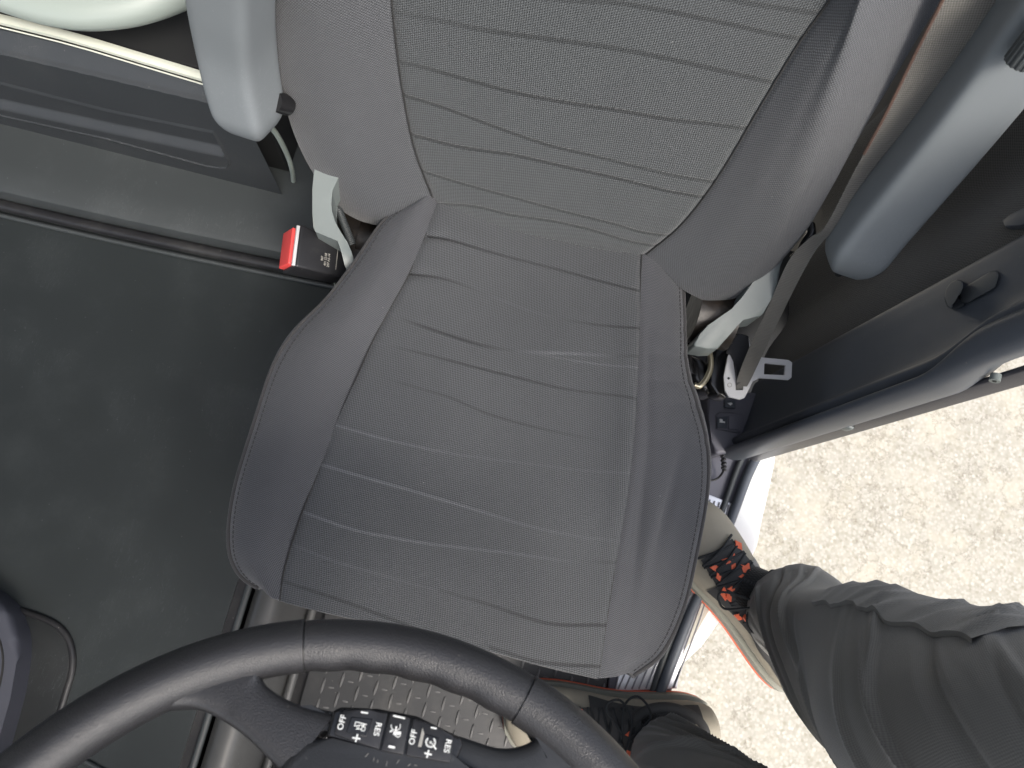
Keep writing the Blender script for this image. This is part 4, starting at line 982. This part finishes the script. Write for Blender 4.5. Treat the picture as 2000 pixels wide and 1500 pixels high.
# pocket flap running along the outer edge of the first leg
ctr = tr1.mean(axis=1); pq = proj(tr1.reshape(-1, 3)).reshape(tr1.shape[0], tr1.shape[1], 2)
cp = proj(ctr)[:, 0]; s1 = int(np.argmin(np.abs(cp[:330]-1690))); s2 = min(s1+150, 380); fg = []
jj = np.unwrap(np.argmin(pq[s1:s2, :, 1], axis=1)*2*np.pi/200)*200/(2*np.pi); jl = np.poly1d(np.polyfit(np.arange(s1, s2), jj, 1))
jm = int(round(jl((s1+s2)/2))); im = (s1+s2)//2
dirj = 1 if np.linalg.norm(tr1[im, (jm+12) % 200]-C) < np.linalg.norm(tr1[im, (jm-12) % 200]-C) else -1
for i in range(s1, s2, 2):
    j0 = jl(i); e_in = 17+1.0*math.sin(i*.21)+.8*math.sin(i*.09+1)
    row = []
    for k_, up_k in ((-16, .002), (-8, .003), (0, .004), (e_in*.5, .0042), (e_in, .004), (e_in+.5, .0005)):
        jf = (j0+dirj*k_) % 200; ja = int(jf); fr = jf-ja
        pnt = tr1[i, ja]*(1-fr)+tr1[i, (ja+1) % 200]*fr; nn = pnt-ctr[i]; nn /= np.linalg.norm(nn); row.append(pnt+nn*up_k)
    fg.append(row)
fg = np.array(fg); mesh('pocket_flap', fg.reshape(-1, 3), grid_faces(len(fg), 6), M['trouser'], per, uv=np.stack(np.meshgrid(np.arange(6)*.008, np.arange(len(fg))*.004), -1).reshape(-1, 2), smooth=50)
# pelvis closing the figure above the frame
tube('hips', [l1[-1]+[.03, 0, -.03], (l1[-1]+l2[-1])/2+[0.06, 0, .0], l2[-1]], [.10, .12, .09], M['trouser'], per, n=20, nseg=40)

def shoe(toe, heel, side, label, nm_='shoe', zt=0):
    """toe, heel: points on the sole line; side: +1 when the lace side leans to +X"""
    toe = np.array(toe); heel = np.array(heel); ax = toe-heel; L_ = np.linalg.norm(ax); ax /= L_; sd = np.array([-ax[1], ax[0], 0.0]); sd /= np.linalg.norm(sd); upv = np.cross(ax, sd); upv = upv if upv[2] > 0 else -upv
    def st(t, w, h, c=0, lift=0): return (t, w, h, c, lift)
    # station: along length, half width, height, side shift
    S_ = [(0, .022, .055, 0), (.03, .030, .068, 0), (.12, .036, .078, 0), (.25, .037, .080, .001), (.38, .037, .078, .002), (.5, .040, .070, .003), (.62, .046, .060, .004), (.75, .050, .050, .004), (.87, .046, .042, .001), (.95, .034, .034, -.002), (1.0, .014, .022, -.004)]
    m = 40; a = np.linspace(-np.pi/2, 1.5*np.pi, m, endpoint=False)
    q = smooth_line(np.array(S_), 60); vs = []
    for t, w, h_, c in q:
        for b in a:
            x = w*np.sign(np.cos(b))*abs(np.cos(b))**.75; z = .018+h_*.5+h_*.5*np.sign(np.sin(b))*abs(np.sin(b))**.85
            x *= 1-.28*max(0, math.sin(b))
            vs.append(heel+ax*L_*t+sd*(x+c)+upv*z)
    f = [tuple(x) for x in grid_faces(60, m, closed=True)]+[tuple(range(m))[::-1], tuple(59*m+j for j in range(m))]
    sh = mesh(nm_, vs, f, M['shoe'], per, smooth=70, label=label)
    for name, k0, k1, z0, z1, mt_ in (('midsole', 1.06, 1.10, .006, .026, M['sole']), ('outsole', 1.07, 1.04, -.002, .0075, M['orange'])):
        lp = []
        for sgn, rng_ in ((1, q), (-1, q[::-1])):
            for t, w, h_, c in rng_[::2]: lp.append(heel+ax*L_*(t*1.03-.012)+sd*(sgn*w*k0+c))
        lp = np.array(lp); bm = bmesh.new(); add_prism(bm, lp+upv*z1, lp+upv*z0); from_bm(name, bm, mt_, sh, bev=.0025, seg=2)
    def surf_pt(t, x):
        w, h_, c = [np.interp(t, q[:, 0], q[:, k]) for k in (1, 2, 3)]
        xx = np.clip(x/(w*.9), -1, 1); z = .018+h_*.5+h_*.5*(1-abs(xx)**2.2)**.5
        return heel+ax*L_*t+sd*(x+c)+upv*(z+.001)
    # dark mesh quarters on both sides, a pale heel counter
    for sg in (1, -1):
        tt = np.linspace(.10, .62, 40); g_ = []
        for t in tt:
            w, h_, c = [np.interp(t, q[:, 0], q[:, k]) for k in (1, 2, 3)]; row = []
            lo_b, hi_b = .22+.16*math.sin((t-.1)/.52*math.pi), 1.15
            for b in np.linspace(lo_b, hi_b, 12):
                x = w*abs(math.cos(b))**.75*(1-.28*max(0, math.sin(b))); z = .018+h_*.5+h_*.5*math.sin(b)**.85
                row.append(heel+ax*L_*t+sd*(sg*(x+.0014)+c)+upv*(z+.0006))
            g_.append(row)
        mesh('mesh_quarter', np.array(g_).reshape(-1, 3), grid_faces(40, 12), M['shoed'] if sg == side else M['shoeg'], sh, smooth=80)
    # tongue and instep panel
    tt = np.linspace(.40, .76, 24); xx = np.linspace(-1, 1, 13); g_ = np.array([[surf_pt(t, x*(.036-.008*(t-.4)/.36))+upv*(.0025+.002*(1-x*x)) for x in xx] for t in tt])
    mesh('tongue', g_.reshape(-1, 3), grid_faces(24, 13), M['shoed'], sh, smooth=80)
    parts = []
    for k in range(7):
        t0 = .42+k*.052; w_ = .031; parts += [tube_geo([surf_pt(t0, -w_)+upv*.003, surf_pt(t0+.02, 0)+upv*.008, surf_pt(t0+.042, w_)+upv*.003], .0018, 8, 14)[:2],
                                              tube_geo([surf_pt(t0, w_)+upv*.003, surf_pt(t0+.02, 0)+upv*.0095, surf_pt(t0+.042, -w_)+upv*.003], .0018, 8, 14)[:2]]
    for lo__ in ((1, .05, .015), (-1, .045, .0), (1, .035, -.03), (-1, .05, -.025)):
        k, r_, u_ = lo__; p0_ = surf_pt(.46, 0)+upv*.012
        parts.append(tube_geo([p0_, p0_+sd*k*r_*.6+upv*.012+ax*u_, p0_+sd*k*r_+ax*(u_+.012)-upv*.004, p0_+sd*k*r_*.8+ax*(u_+.03)-upv*.004, p0_+sd*k*.006+ax*.01], .0016, 8, 40)[:2])
    v, f = merge(parts); mesh('laces', v, f, M['lace'], sh)
    parts = []; rg = np.random.default_rng(5 if side > 0 else 9)
    for k in range(16):
        t0 = rg.uniform(.44, .76); x_ = rg.uniform(-.031, .031); c_ = surf_pt(t0, x_)+upv*.0045; e1 = rg.uniform(.005, .010)
        an = rg.uniform(0, 3.14); d1 = ax*math.cos(an)+sd*math.sin(an); d2_ = -ax*math.sin(an)+sd*math.cos(an)
        pp_ = [c_+d1*e1+upv*.001, c_+d2_*e1*.6+upv*.0014, c_-d1*e1+upv*.001, c_-d2_*e1*.6+upv*.0012]
        pp_ += [p-upv*.004 for p in pp_]
        parts.append((np.array(pp_), [(0, 1, 2, 3), (0, 4, 5, 1), (1, 5, 6, 2), (2, 6, 7, 3), (3, 7, 4, 0)]))
    v, f = merge(parts); mesh('orange_patches', v, f, M['orange'], sh)
    tube('pull_loop', [surf_pt(.40, .012)+upv*.002, surf_pt(.36, .016)+upv*.012, surf_pt(.33, .012)+upv*.002], .004, M['orange'], sh, n=16, nseg=8)
    # padded collar
    cen = heel+ax*L_*.27+upv*.089
    ring_ = [cen+ax*.050*math.cos(b)+sd*.031*math.sin(b)+upv*(.006*math.cos(2*b)-.004) for b in np.linspace(0, 2*np.pi, 40, endpoint=False)]
    tube('collar', ring_, .0075, M['shoed'], sh, closed=True, nseg=14)
    return sh
shoe(P(1322, 992, -.352), P(1543, 1326, -.352), 1, 'hiking shoe nearest the doorway edge, orange showing through its laces')
shoe(P(985, 1395, -.352), P(1372, 1408, -.352), -1, 'hiking shoe on the floor mat, partly hidden by the steering wheel rim')
finish_empty(per)
finish_empty(cab)
